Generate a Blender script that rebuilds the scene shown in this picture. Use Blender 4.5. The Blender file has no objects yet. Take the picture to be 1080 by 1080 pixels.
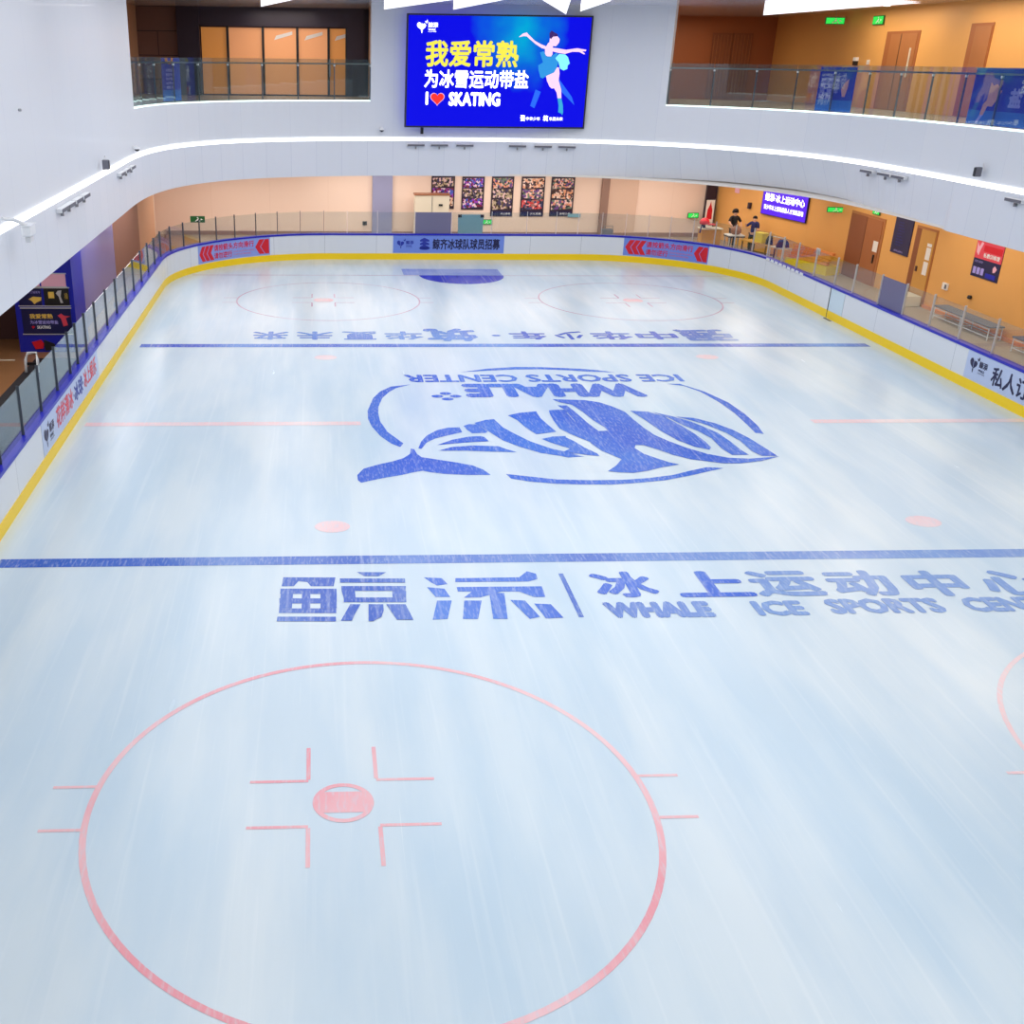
import bpy, bmesh, math, random
from mathutils import Vector, Matrix
random.seed(7)
PI = math.pi
SC = bpy.context.scene
COL = SC.collection

# ---------------------------------------------------------------- colours and materials
def lin(c):
    return tuple((x/12.92 if x <= 0.04045 else ((x+0.055)/1.055)**2.4) for x in [v/255 for v in c])
def mat(name, rgb, rough=0.6, metal=0.0, spec=0.5, emit=None, es=1.0, noise=0.0, nscale=4.0, coat=0.0):
    m = bpy.data.materials.new(name); m.use_nodes = True
    nt = m.node_tree; b = nt.nodes['Principled BSDF']
    c = lin(rgb)
    b.inputs['Base Color'].default_value = (*c, 1)
    b.inputs['Roughness'].default_value = rough
    b.inputs['Metallic'].default_value = metal
    b.inputs['Specular IOR Level'].default_value = spec
    b.inputs['Coat Weight'].default_value = coat
    if emit is not None:
        b.inputs['Emission Color'].default_value = (*lin(emit), 1)
        b.inputs['Emission Strength'].default_value = es
    if noise > 0:
        tc = nt.nodes.new('ShaderNodeTexCoord'); n = nt.nodes.new('ShaderNodeTexNoise')
        n.inputs['Scale'].default_value = nscale; n.inputs['Detail'].default_value = 5
        mx = nt.nodes.new('ShaderNodeMix'); mx.data_type = 'RGBA'
        mx.inputs[6].default_value = (*[x*(1-noise) for x in c], 1)
        mx.inputs[7].default_value = (*[min(1, x*(1+noise)) for x in c], 1)
        nt.links.new(tc.outputs['Object'], n.inputs['Vector'])
        nt.links.new(n.outputs['Fac'], mx.inputs[0]); nt.links.new(mx.outputs[2], b.inputs['Base Color'])
    return m
def brick(name, c1, c2, seam, w, h, rough=0.6, mortar=0.01, off=0.0, vec='UV', coat=0.0):
    m = mat(name, c1, rough, coat=coat); nt = m.node_tree; b = nt.nodes['Principled BSDF']
    tc = nt.nodes.new('ShaderNodeTexCoord'); br = nt.nodes.new('ShaderNodeTexBrick')
    br.offset = off; br.inputs['Color1'].default_value = (*lin(c1), 1); br.inputs['Color2'].default_value = (*lin(c2), 1)
    br.inputs['Mortar'].default_value = (*lin(seam), 1); br.inputs['Scale'].default_value = 1
    br.inputs['Mortar Size'].default_value = mortar; br.inputs['Brick Width'].default_value = w; br.inputs['Row Height'].default_value = h
    nt.links.new(tc.outputs[vec], br.inputs['Vector']); nt.links.new(br.outputs['Color'], b.inputs['Base Color'])
    return m
def glass(name, tint=(232, 240, 240), rough=0.02, body=0.0, bodycol=(200, 210, 220)):
    m = bpy.data.materials.new(name); m.use_nodes = True; nt = m.node_tree
    for n in list(nt.nodes): nt.nodes.remove(n)
    o = nt.nodes.new('ShaderNodeOutputMaterial'); t = nt.nodes.new('ShaderNodeBsdfTransparent')
    g = nt.nodes.new('ShaderNodeBsdfGlossy'); geo = nt.nodes.new('ShaderNodeNewGeometry'); dt = nt.nodes.new('ShaderNodeVectorMath'); dt.operation = 'DOT_PRODUCT'; mx = nt.nodes.new('ShaderNodeMixShader')
    t.inputs['Color'].default_value = (*lin(tint), 1); g.inputs['Roughness'].default_value = rough
    g.inputs['Color'].default_value = (*lin((235, 243, 246)), 1)
    def mth(op, a, b_):
        q = nt.nodes.new('ShaderNodeMath'); q.operation = op
        for i, x in enumerate((a, b_)):
            if isinstance(x, (int, float)): q.inputs[i].default_value = x
            elif x is not None: nt.links.new(x, q.inputs[i])
        return q.outputs[0]
    nt.links.new(geo.outputs['Normal'], dt.inputs[0]); nt.links.new(geo.outputs['Incoming'], dt.inputs[1])
    c_ = mth('ABSOLUTE', dt.outputs['Value'], None); pw = mth('POWER', mth('SUBTRACT', 1.0, c_), 5.0)
    fr = mth('ADD', mth('MULTIPLY', pw, 0.96), 0.04)      # Schlick reflectance of a thin pane
    nt.links.new(fr, mx.inputs[0]); nt.links.new(t.outputs[0], mx.inputs[1]); nt.links.new(g.outputs[0], mx.inputs[2])
    last = mx
    if body > 0:
        d = nt.nodes.new('ShaderNodeBsdfDiffuse'); d.inputs['Color'].default_value = (*lin(bodycol), 1)
        m2 = nt.nodes.new('ShaderNodeMixShader'); m2.inputs[0].default_value = body
        nt.links.new(mx.outputs[0], m2.inputs[1]); nt.links.new(d.outputs[0], m2.inputs[2]); last = m2
    nt.links.new(last.outputs[0], o.inputs['Surface'])
    return m
def ice_mat(name, rgb=None, pale=None, rough=0.2, lo=0.35, hi=0.65, ns=0.5, worn=0.25):
    """the ice, or paint seen through its worn and scratched surface"""
    m = mat(name, (226, 238, 243), rough, spec=0.5); nt = m.node_tree; b = nt.nodes['Principled BSDF']
    N = nt.nodes.new; L = nt.links.new
    tc = N('ShaderNodeTexCoord')
    def noise(scale, stretch=(1, 1, 1), rot=0, detail=4):
        mp = N('ShaderNodeMapping'); mp.inputs['Scale'].default_value = stretch; mp.inputs['Rotation'].default_value = (0, 0, rot)
        n = N('ShaderNodeTexNoise'); n.inputs['Scale'].default_value = scale; n.inputs['Detail'].default_value = detail
        L(tc.outputs['Object'], mp.inputs['Vector']); L(mp.outputs[0], n.inputs['Vector']); return n.outputs['Fac']
    def ramp(src, a, ca, bb, cb):
        r = N('ShaderNodeValToRGB'); r.color_ramp.elements[0].position = a; r.color_ramp.elements[0].color = (*ca, 1)
        r.color_ramp.elements[1].position = bb; r.color_ramp.elements[1].color = (*cb, 1); L(src, r.inputs[0]); return r.outputs[0]
    def mix(fac, a, c):
        x = N('ShaderNodeMix'); x.data_type = 'RGBA'; 
        if isinstance(fac, float): x.inputs[0].default_value = fac
        else: L(fac, x.inputs[0])
        L(a, x.inputs[6]); L(c, x.inputs[7]); return x.outputs[2]
    base = ramp(noise(0.16, (1.6, 0.7, 1), 0.3), 0.35, lin((ICE1)), 0.65, lin((ICE2)))
    base2 = ramp(noise(0.5, (2.2, 0.35, 1), -0.25, 6), 0.4, lin(ICE3), 0.62, lin(ICE4))
    c = mix(0.45, base, base2)
    scr = noise(3.0, (3.0, 0.06, 1), -0.42, 7)
    r1 = ramp(scr, 0.56, (0, 0, 0), 0.70, (0.15, 0.15, 0.15))
    scr2 = noise(9.0, (6.0, 0.05, 1), 0.5, 3)
    r2 = ramp(scr2, 0.70, (0, 0, 0), 0.74, (0.3, 0.3, 0.3))
    white = N('ShaderNodeRGB'); white.outputs[0].default_value = (*lin((244, 249, 250)), 1)
    if rgb is None:
        c = mix(r1, c, white.outputs[0]); c = mix(r2, c, white.outputs[0])
    else:
        paint = ramp(noise(ns, (1, 0.8, 1), 0.9, 5), lo, lin(rgb), hi, lin(pale))
        spk = ramp(noise(9, (2.5, 0.5, 1), -0.42, 8), 0.50, (0, 0, 0), 0.68, (worn*2.2,)*3)
        c = mix(spk, paint, c)
        c = mix(r2, c, white.outputs[0]); c = mix(r1, c, white.outputs[0])
    L(c, b.inputs['Base Color'])
    rr = N('ShaderNodeMapRange'); rr.inputs[3].default_value = rough*0.7; rr.inputs[4].default_value = rough*1.6
    L(noise(1.2, (2, 0.3, 1), -0.3, 6), rr.inputs[0]); L(rr.outputs[0], b.inputs['Roughness'])
    return m
def photo_mat(name, cols, scale=5.0, seed=0.0):
    """a printed photograph of a crowd: patches of the print's own colours"""
    m = mat(name, cols[0], 0.45); nt = m.node_tree; b = nt.nodes['Principled BSDF']
    tc = nt.nodes.new('ShaderNodeTexCoord'); mp = nt.nodes.new('ShaderNodeMapping'); mp.inputs['Location'].default_value = (seed, seed*1.7, seed*0.3)
    v = nt.nodes.new('ShaderNodeTexVoronoi'); v.inputs['Scale'].default_value = scale
    s = nt.nodes.new('ShaderNodeSeparateColor'); r = nt.nodes.new('ShaderNodeValToRGB'); r.color_ramp.interpolation = 'CONSTANT'
    els = r.color_ramp.elements
    while len(els) < len(cols): els.new(0.5)
    for i, c in enumerate(cols):
        els[i].position = i/len(cols); els[i].color = (*lin(c), 1)
    nt.links.new(tc.outputs['Object'], mp.inputs[0]); nt.links.new(mp.outputs[0], v.inputs['Vector'])
    nt.links.new(v.outputs['Color'], s.inputs[0]); nt.links.new(s.outputs[0], r.inputs[0]); nt.links.new(r.outputs[0], b.inputs['Base Color'])
    return m

ICE1, ICE2, ICE3, ICE4 = (196, 217, 230), (218, 229, 234), (192, 214, 230), (224, 234, 238)
M = {}
M['ice'] = ice_mat('ice')
M['paint_blue'] = ice_mat('paint_blue', (8, 84, 206), (56, 118, 216), lo=0.40, hi=0.66, ns=0.3, worn=0.12)
M['paint_blue_far'] = ice_mat('paint_blue_far', (4, 70, 196), (96, 144, 218), lo=0.42, hi=0.60, ns=0.22, worn=0.10)
M['paint_blue_worn'] = ice_mat('paint_blue_worn', (16, 84, 192), (120, 156, 214), lo=0.42, hi=0.60, ns=0.16, worn=0.12)
M['paint_red'] = ice_mat('paint_red', (238, 156, 166), (244, 206, 208), lo=0.4, hi=0.62, ns=0.3, worn=0.15)
M['paint_red_pale'] = ice_mat('paint_red_pale', (243, 206, 208), (243, 222, 222), lo=0.4, hi=0.62, ns=0.6, worn=0.2)
M['paint_thin'] = ice_mat('paint_thin', (190, 140, 165), (210, 185, 205), ns=0.6, worn=0.1)
M['crease'] = ice_mat('crease', (16, 26, 185), (20, 34, 195), ns=0.6, worn=0.0)
M['crease_pale'] = ice_mat('crease_pale', (120, 140, 215), (165, 180, 225), ns=0.6, worn=0.1)
M['board_white'] = brick('board_white', (225, 228, 232), (222, 226, 231), (150, 156, 165), 2.45, 30, 0.25, mortar=0.006)
M['white_gloss'] = mat('white_gloss', (236, 238, 240), 0.3)
M['kick_yellow'] = mat('kick_yellow', (255, 213, 0), 0.4, noise=0.03, nscale=0.8)
M['cap_blue'] = mat('cap_blue', (14, 22, 178), 0.35)
M['alu'] = mat('alu', (205, 206, 208), 0.35, metal=0.4)
M['alu_dark'] = mat('alu_dark', (92, 98, 108), 0.4, metal=0.4)
M['glass'] = glass('glass', (240, 244, 243))
M['glass_grey'] = glass('glass_grey', (205, 208, 222), body=0.72, bodycol=(128, 126, 158))
M['glass_rail'] = glass('glass_rail', (232, 238, 236), body=0.04, bodycol=(150, 180, 190))
M['steel'] = mat('steel', (150, 150, 152), 0.3, metal=0.9)
M['steel_white'] = mat('steel_white', (225, 226, 228), 0.35)
M['black'] = mat('black', (22, 22, 26), 0.45)
M['rubber'] = mat('rubber', (34, 30, 34), 0.85, noise=0.15, nscale=30)
M['fascia'] = brick('fascia', (226, 229, 236), (223, 227, 234), (196, 201, 216), 1.2, 40, 0.45, mortar=0.006, coat=0.1)
M['parapet'] = brick('parapet', (224, 227, 232), (221, 225, 231), (205, 209, 220), 2.4, 40, 0.5, mortar=0.005, coat=0.05)
M['ceiling'] = mat('ceiling', (222, 220, 228), 0.2, coat=0.6)
M['soffit'] = mat('soffit', (235, 228, 218), 0.7)
M['peach'] = brick('peach', (246, 220, 202), (244, 217, 198), (220, 188, 166), 3.1, 40, 0.35, mortar=0.004, coat=0.2)
M['peach_dark'] = mat('peach_dark', (150, 118, 104), 0.5)
M['amber'] = mat('amber', (232, 170, 94), 0.5, noise=0.04, nscale=0.6)
M['brown_wall'] = mat('brown_wall', (165, 92, 48), 0.6, noise=0.06, nscale=0.6)
M['beige'] = mat('beige', (206, 160, 126), 0.5, noise=0.04)
M['wall_brown'] = mat('wall_brown', (150, 104, 88), 0.5, noise=0.05)
M['violet'] = mat('violet', (118, 122, 190), 0.25, noise=0.08, nscale=0.5, coat=0.3)
M['pillar_blue'] = mat('pillar_blue', (150, 152, 186), 0.35, coat=0.3)
M['booth_blue'] = mat('booth_blue', (26, 36, 170), 0.35)
M['dark_brown'] = mat('dark_brown', (82, 52, 52), 0.5)
M['dark_violet'] = mat('dark_violet', (44, 28, 48), 0.4)
M['tile_brown'] = brick('tile_brown', (132, 92, 80), (124, 86, 76), (58, 38, 40), 2.2, 1.1, 0.5, mortar=0.02, off=0.5)
M['wood'] = mat('wood', (176, 112, 62), 0.45, noise=0.1, nscale=1.5)
M['wood_door'] = mat('wood_door', (168, 100, 54), 0.5, noise=0.07, nscale=1.2)
M['wood_door_dark'] = mat('wood_door_dark', (140, 78, 44), 0.5, noise=0.06)
M['podium'] = mat('podium', (206, 150, 72), 0.5, noise=0.05)
M['floor_beige'] = brick('floor_beige', (176, 160, 140), (170, 155, 136), (150, 136, 120), 1.2, 1.2, 0.4, mortar=0.012, vec='Object')
M['wood_floor'] = mat('wood_floor', (150, 104, 66), 0.4, noise=0.12, nscale=1.0)
M['banner_blue'] = mat('banner_blue', (138, 158, 224), 0.4)
M['banner_mid'] = mat('banner_mid', (112, 140, 222), 0.4)
M['banner_pale'] = mat('banner_pale', (188, 202, 232), 0.35)
M['red'] = mat('red', (214, 16, 40), 0.4)
M['red_text'] = mat('red_text', (206, 24, 70), 0.4)
M['red_soft'] = mat('red_soft', (226, 70, 90), 0.4)
M['ink'] = mat('ink', (18, 18, 70), 0.4)
M['ink_blue'] = mat('ink_blue', (34, 50, 160), 0.4)
M['white'] = mat('white', (240, 240, 242), 0.5)
M['paper'] = mat('paper', (238, 232, 226), 0.6)
M['navy'] = mat('navy', (22, 26, 76), 0.35)
M['print_blue'] = mat('print_blue', (24, 34, 178), 0.4)
M['print_lilac'] = mat('print_lilac', (170, 160, 236), 0.4)
M['print_sky'] = mat('print_sky', (46, 110, 206), 0.4)
M['skin_print'] = mat('skin_print', (238, 160, 150), 0.4)
M['pink'] = mat('pink', (240, 180, 200), 0.5)
M['gold'] = mat('gold', (236, 196, 90), 0.5)
M['yellow'] = mat('yellow', (240, 212, 30), 0.5)
M['teal'] = mat('teal', (126, 176, 196), 0.3, coat=0.3)
M['seat_grey'] = mat('seat_grey', (108, 108, 118), 0.6)
M['orange'] = mat('orange', (226, 140, 74), 0.5)
M['cream'] = mat('cream', (228, 218, 196), 0.5)
M['denim'] = mat('denim', (44, 46, 96), 0.8)
M['blackcloth'] = mat('blackcloth', (24, 24, 28), 0.85)
M['navycloth'] = mat('navycloth', (34, 38, 92), 0.85)
M['skin'] = mat('skin', (216, 168, 142), 0.6)
M['hair'] = mat('hair', (22, 18, 20), 0.7)
M['leather'] = mat('leather', (150, 96, 66), 0.5)
# things that give off light
M['strip'] = mat('strip', (255, 255, 255), 0.5, emit=(255, 255, 255), es=1.25)
M['strip_cool'] = mat('strip_cool', (240, 255, 250), 0.5, emit=(226, 255, 246), es=1.1)
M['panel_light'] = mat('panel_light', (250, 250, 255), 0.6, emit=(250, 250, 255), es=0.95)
M['led_white'] = mat('led_white', (255, 255, 255), 0.5, emit=(255, 255, 255), es=1.15)
M['led_yellow'] = mat('led_yellow', (60, 60, 20), 0.5, emit=(250, 240, 70), es=0.85)
M['led_red'] = mat('led_red', (60, 10, 10), 0.5, emit=(240, 30, 20), es=1.0)
M['led_violet'] = mat('led_violet', (30, 5, 80), 0.5, emit=(78, 8, 226), es=0.95)
M['led_skin'] = mat('led_skin', (60, 40, 50), 0.5, emit=(248, 186, 214), es=1.0)
M['led_skin2'] = mat('led_skin2', (60, 40, 50), 0.5, emit=(250, 205, 232), es=1.0)
M['led_hair'] = mat('led_hair', (20, 5, 40), 0.5, emit=(50, 14, 100), es=0.9)
M['led_dress'] = mat('led_dress', (10, 40, 60), 0.5, emit=(22, 138, 212), es=1.0)
M['led_frill'] = mat('led_frill', (30, 60, 60), 0.5, emit=(130, 232, 240), es=1.0)
M['led_boot'] = mat('led_boot', (10, 40, 60), 0.5, emit=(40, 160, 205), es=1.0)
M['exit_green'] = mat('exit_green', (10, 60, 20), 0.5, emit=(40, 220, 80), es=1.0)
M['exit_dark'] = mat('exit_dark', (10, 50, 26), 0.5, emit=(10, 90, 40), es=0.5)
M['lamp'] = mat('lamp', (255, 250, 240), 0.5, emit=(255, 246, 230), es=14.0)
def screen_mat():
    m = mat('screen_image', (0, 0, 10), 0.8, spec=0.1, emit=(10, 10, 240), es=0.82); nt = m.node_tree; b = nt.nodes['Principled BSDF']
    tc = nt.nodes.new('ShaderNodeTexCoord'); mp = nt.nodes.new('ShaderNodeMapping')
    mp.inputs['Location'].default_value = (-5.0, -3.9, 0); mp.inputs['Rotation'].default_value = (0, 0, 0)
    g = nt.nodes.new('ShaderNodeVectorMath'); g.operation = 'MULTIPLY'; g.inputs[1].default_value = (0.42, 0.36, 1)
    ln = nt.nodes.new('ShaderNodeVectorMath'); ln.operation = 'LENGTH'
    no = nt.nodes.new('ShaderNodeTexNoise'); no.inputs['Scale'].default_value = 0.8
    ad = nt.nodes.new('ShaderNodeMath'); ad.operation = 'ADD'
    ms = nt.nodes.new('ShaderNodeMath'); ms.operation = 'MULTIPLY_ADD'; ms.inputs[1].default_value = 0.7; ms.inputs[2].default_value = -0.35
    r = nt.nodes.new('ShaderNodeValToRGB')
    r.color_ramp.elements[0].position = 0.08; r.color_ramp.elements[0].color = (*lin((0, 172, 224)), 1)
    r.color_ramp.elements[1].position = 0.85; r.color_ramp.elements[1].color = (*lin((10, 12, 238)), 1)
    e = r.color_ramp.elements.new(0.45); e.color = (*lin((6, 110, 226)), 1)
    L = nt.links.new
    L(tc.outputs['Object'], mp.inputs[0]); L(mp.outputs[0], g.inputs[0]); L(g.outputs[0], ln.inputs[0]); L(tc.outputs['Object'], no.inputs['Vector'])
    L(no.outputs['Fac'], ms.inputs[0]); L(ln.outputs['Value'], ad.inputs[0]); L(ms.outputs[0], ad.inputs[1]); L(ad.outputs[0], r.inputs[0])
    L(r.outputs[0], b.inputs['Emission Color'])
    return m
M['screen'] = screen_mat()
M['screen_glow'] = mat('screen_glow', (0, 20, 60), 0.5, emit=(12, 96, 232), es=1.0)

# ---------------------------------------------------------------- mesh helpers
class MB:
    def __init__(s): s.v = []; s.f = []; s.uv = None; s.uvs = []
    def add(s, vs, fs, uvs=None):
        n = len(s.v); s.v += [tuple(v) for v in vs]; s.f += [tuple(i+n for i in f) for f in fs]
        if uvs is not None: s.uv = True
        s.uvs += list(uvs) if uvs is not None else [None]*len(fs)
        return s
    def box(s, x0, y0, z0, x1, y1, z1, fn=None):
        vs = [(x, y, z) for z in (z0, z1) for y in (y0, y1) for x in (x0, x1)]
        if fn: vs = [fn(*v) for v in vs]
        return s.add(vs, [(0, 2, 3, 1), (4, 5, 7, 6), (0, 1, 5, 4), (2, 6, 7, 3), (0, 4, 6, 2), (1, 3, 7, 5)])
    def strip(s, fn, u0, u1, v0, v1, w0, w1, n=1):
        """a bent bar: n segments along u"""
        vs = []; fs = []
        for i in range(n+1):
            u = u0+(u1-u0)*i/n
            vs += [fn(u, v0, w0), fn(u, v1, w0), fn(u, v1, w1), fn(u, v0, w1)]
        for i in range(n):
            a = 4*i; b = a+4
            for k in range(4): fs.append((a+k, a+(k+1) % 4, b+(k+1) % 4, b+k))
        fs += [(3, 2, 1, 0), (4*n, 4*n+1, 4*n+2, 4*n+3)]
        return s.add(vs, fs)
    def prism(s, pts, fn, w0, w1):
        n = len(pts); vs = [fn(u, v, w0) for u, v in pts]+[fn(u, v, w1) for u, v in pts]
        fs = [tuple(range(n)), tuple(range(2*n-1, n-1, -1))]+[(i, i+n, (i+1) % n+n, (i+1) % n) for i in range(n)]
        return s.add(vs, fs)
    def tube(s, path, r, n=8, r2=None):
        P = [Vector(p) for p in path]; k = len(P); rings = []
        for i in range(k):
            t = (P[min(i+1, k-1)]-P[max(i-1, 0)]).normalized()
            a = t.orthogonal().normalized() if abs(t.z) < 0.99 else Vector((1, 0, 0)); b = t.cross(a)
            rr = r if r2 is None else r+(r2-r)*i/(k-1)
            rings.append([P[i]+(a*math.cos(2*PI*j/n)+b*math.sin(2*PI*j/n))*rr for j in range(n)])
        vs = [v for rg in rings for v in rg]; fs = []
        for i in range(k-1):
            for j in range(n): fs.append((i*n+j, i*n+(j+1) % n, (i+1)*n+(j+1) % n, (i+1)*n+j))
        fs += [tuple(range(n-1, -1, -1)), tuple(range((k-1)*n, k*n))]
        return s.add(vs, fs)
    def lathe(s, c, prof, n=16):
        vs = []; fs = []
        for r, z in prof:
            for j in range(n): vs.append((c[0]+r*math.cos(2*PI*j/n), c[1]+r*math.sin(2*PI*j/n), c[2]+z))
        for i in range(len(prof)-1):
            for j in range(n): fs.append((i*n+j, i*n+(j+1) % n, (i+1)*n+(j+1) % n, (i+1)*n+j))
        fs += [tuple(range(n-1, -1, -1)), tuple(range((len(prof)-1)*n, len(prof)*n))]
        return s.add(vs, fs)
    def build(s, name, m, parent=None, bevel=0.0, smooth=False, fixn=True):
        me = bpy.data.meshes.new(name); me.from_pydata(s.v, [], s.f)
        if s.uv:
            ul = me.uv_layers.new(name='UVMap')
            for p, q in zip(me.polygons, s.uvs):
                if q:
                    for li, c in zip(p.loop_indices, q): ul.data[li].uv = c
        if fixn and not s.uv:
            b = bmesh.new(); b.from_mesh(me); bmesh.ops.recalc_face_normals(b, faces=b.faces[:]); b.to_mesh(me); b.free()
        me.materials.append(m)
        if smooth:
            for p in me.polygons: p.use_smooth = True
        o = bpy.data.objects.new(name, me); COL.objects.link(o)
        if parent is not None:
            o.parent = parent; o.matrix_parent_inverse = parent.matrix_basis.inverted()
        if bevel > 0:
            bv = o.modifiers.new('bevel', 'BEVEL'); bv.width = bevel; bv.segments = 2; bv.limit_method = 'ANGLE'
        return o
def tag(o, label=None, cat=None, group=None, kind=None):
    if label: o['label'] = label
    if cat: o['category'] = cat
    if group: o['group'] = group
    if kind: o['kind'] = kind
    return o
def empty(name, loc, label, cat, group=None):
    o = bpy.data.objects.new(name, None); o.location = loc; COL.objects.link(o); o.empty_display_size = 0.1
    return tag(o, label, cat, group)
def struct(mb, name, m, parent=None):
    o = mb.build(name, m, parent)
    if parent is None: o['kind'] = 'structure'
    return o
def face(o, r, n):
    """wall frame: o lower left corner, r unit vector to the viewer's right, n unit normal towards the viewer"""
    O = Vector(o); R = Vector((r[0], r[1], 0)).normalized(); N = Vector((n[0], n[1], 0)).normalized()
    return lambda u, v, w: tuple(O+R*u+Vector((0, 0, 1))*v+N*w)
_tc = {}
def text_geo(s, bold):
    k = (s, bold)
    if k in _tc: return _tc[k]
    c = bpy.data.curves.new('t', 'FONT'); c.body = s; c.size = 1; c.resolution_u = 2
    o = bpy.data.objects.new('t', c); COL.objects.link(o)
    bpy.context.view_layer.update()
    me = bpy.data.meshes.new_from_object(o.evaluated_get(bpy.context.evaluated_depsgraph_get()))
    vs = [tuple(v.co) for v in me.vertices]; fs = [tuple(p.vertices) for p in me.polygons]
    bpy.data.objects.remove(o); bpy.data.curves.remove(c); bpy.data.meshes.remove(me)
    x0 = min(v[0] for v in vs); x1 = max(v[0] for v in vs); y0 = min(v[1] for v in vs); y1 = max(v[1] for v in vs)
    b = bold
    if b > 0:
        n = len(vs); base = vs; fb = fs; vs = []; fs = []
        for q, (dx, dy) in enumerate(((0, 0), (b, 0), (-b, 0), (0, b), (0, -b), (b*.7, b*.7), (-b*.7, -b*.7), (b*.7, -b*.7), (-b*.7, b*.7))):
            vs += [(v[0]+dx, v[1]+dy) for v in base]; fs += [tuple(i+q*n for i in f) for f in fb]
        x0 -= b; x1 += b; y0 -= b; y1 += b
    vs = [((v[0]-x0)/(x1-x0), (v[1]-y0)/(y1-y0)) for v in vs]
    _tc[k] = (vs, fs); return _tc[k]
def text(s, fn, u0, v0, u1, v1, w, bold=0.02, mb=None, skew=0.0):
    """lettering that fills the box u0..u1, v0..v1 of a surface frame"""
    vs, fs = text_geo(s, bold); mb = mb or MB()
    n = max(1, len(vs)//9 if bold > 0 else len(vs))
    return mb.add([fn(u0+a*(u1-u0)+skew*b, v0+b*(v1-v0), w+0.00012*(i//n)) for i, (a, b) in enumerate(vs)], fs)
ice = lambda u, v, w: (u, v, w)

# ---------------------------------------------------------------- plan of the boards (inner face) and of the gallery front
HW, HE, RC = 12.75, 25.0, 7.0
SEG = [36, PI*RC/2, 11.5, PI*RC/2, 36, PI*RC/2, 11.5, PI*RC/2]; SUM = sum(SEG)
def bp(s, off=0.0):
    s %= SUM; R = RC+off; c = [(5.75, 18), (-5.75, 18), (-5.75, -18), (5.75, -18)]
    for i, l in enumerate(SEG):
        if s <= l: break
        s -= l
    if i == 0: return (HW+off, -18+s)
    if i == 2: return (5.75-s, HE+off)
    if i == 4: return (-HW-off, 18-s)
    if i == 6: return (-5.75+s, -HE-off)
    a = (i-1)//2*PI/2+s/RC; q = c[(i-1)//2]
    return (q[0]+R*math.cos(a), q[1]+R*math.sin(a))
def ring(name, z0, z1, o0, o1, m, parent, n=280):
    mb = MB(); S = [SUM*i/n for i in range(n)]; acc = 0
    for s in S: mb.v += [(*bp(s, o0), z0), (*bp(s, o0), z1), (*bp(s, o1), z1), (*bp(s, o1), z0)]
    mb.uv = True
    for i in range(n):
        a = 4*i; b = 4*((i+1) % n); u = S[i]; u2 = S[i]+SUM/n
        for k in range(4):
            mb.f.append((a+k, a+(k+1) % 4, b+(k+1) % 4, b+k)); mb.uvs.append([(u, k*.3+1), (u, k*.3+1.3), (u2, k*.3+1.3), (u2, k*.3+1)])
    return mb.build(name, m, parent)

# ---------------------------------------------------------------- the ice
rink = empty('ice_rink', (0, 0, 0), 'pale blue-white ice surface with painted lines, face-off circles and lettering', 'ice rink')
n = 240; mb = MB(); top = [(*bp(SUM*i/n, 0.02), 0.0) for i in range(n)]; bot = [(x, y, -0.06) for x, y, z in top]
mb.add(top+bot, [tuple(range(n)), tuple(range(2*n-1, n-1, -1))]+[(i, (i+1) % n, (i+1) % n+n, i+n) for i in range(n)])
mb.build('ice_surface', M['ice'], rink)
Z = 0.003
def bar(name, x0, y0, x1, y1, m, z=Z, label=None, parent=rink):
    o = MB().add([(x0, y0, z), (x1, y0, z), (x1, y1, z), (x0, y1, z)], [(0, 1, 2, 3)]).build(name, M[m], parent)
    if label: o['label'] = label
    return o
def ringline(mb, cx, cy, r, w, z=Z, a0=0, a1=2*PI, n=96):
    vs = []
    for i in range(n+1):
        a = a0+(a1-a0)*i/n
        for rr in (r-w/2, r+w/2): vs.append((cx+rr*math.cos(a), cy+rr*math.sin(a), z))
    return mb.add(vs, [(2*i, 2*i+1, 2*i+3, 2*i+2) for i in range(n)])
def quad(mb, x0, y0, x1, y1, z=Z): return mb.add([(x0, y0, z), (x1, y0, z), (x1, y1, z), (x0, y1, z)], [(0, 1, 2, 3)])
bar('blue_line', -12.5, -8.53, 12.6, -8.16, 'paint_blue_worn', label='near blue line above the large lettering')
bar('blue_line', -12.3, 8.08, 12.3, 8.52, 'paint_blue_far', label='far blue line')
bar('centre_line', -12.5, -0.15, -5.35, 0.15, 'paint_red_pale'); bar('centre_line', 6.75, -0.15, 12.6, 0.15, 'paint_red_pale')
bar('goal_line', -11.9, 20.87, 11.9, 20.95, 'paint_thin')
bar('goal_line', -11.9, -20.95, 11.9, -20.87, 'paint_thin')
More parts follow.
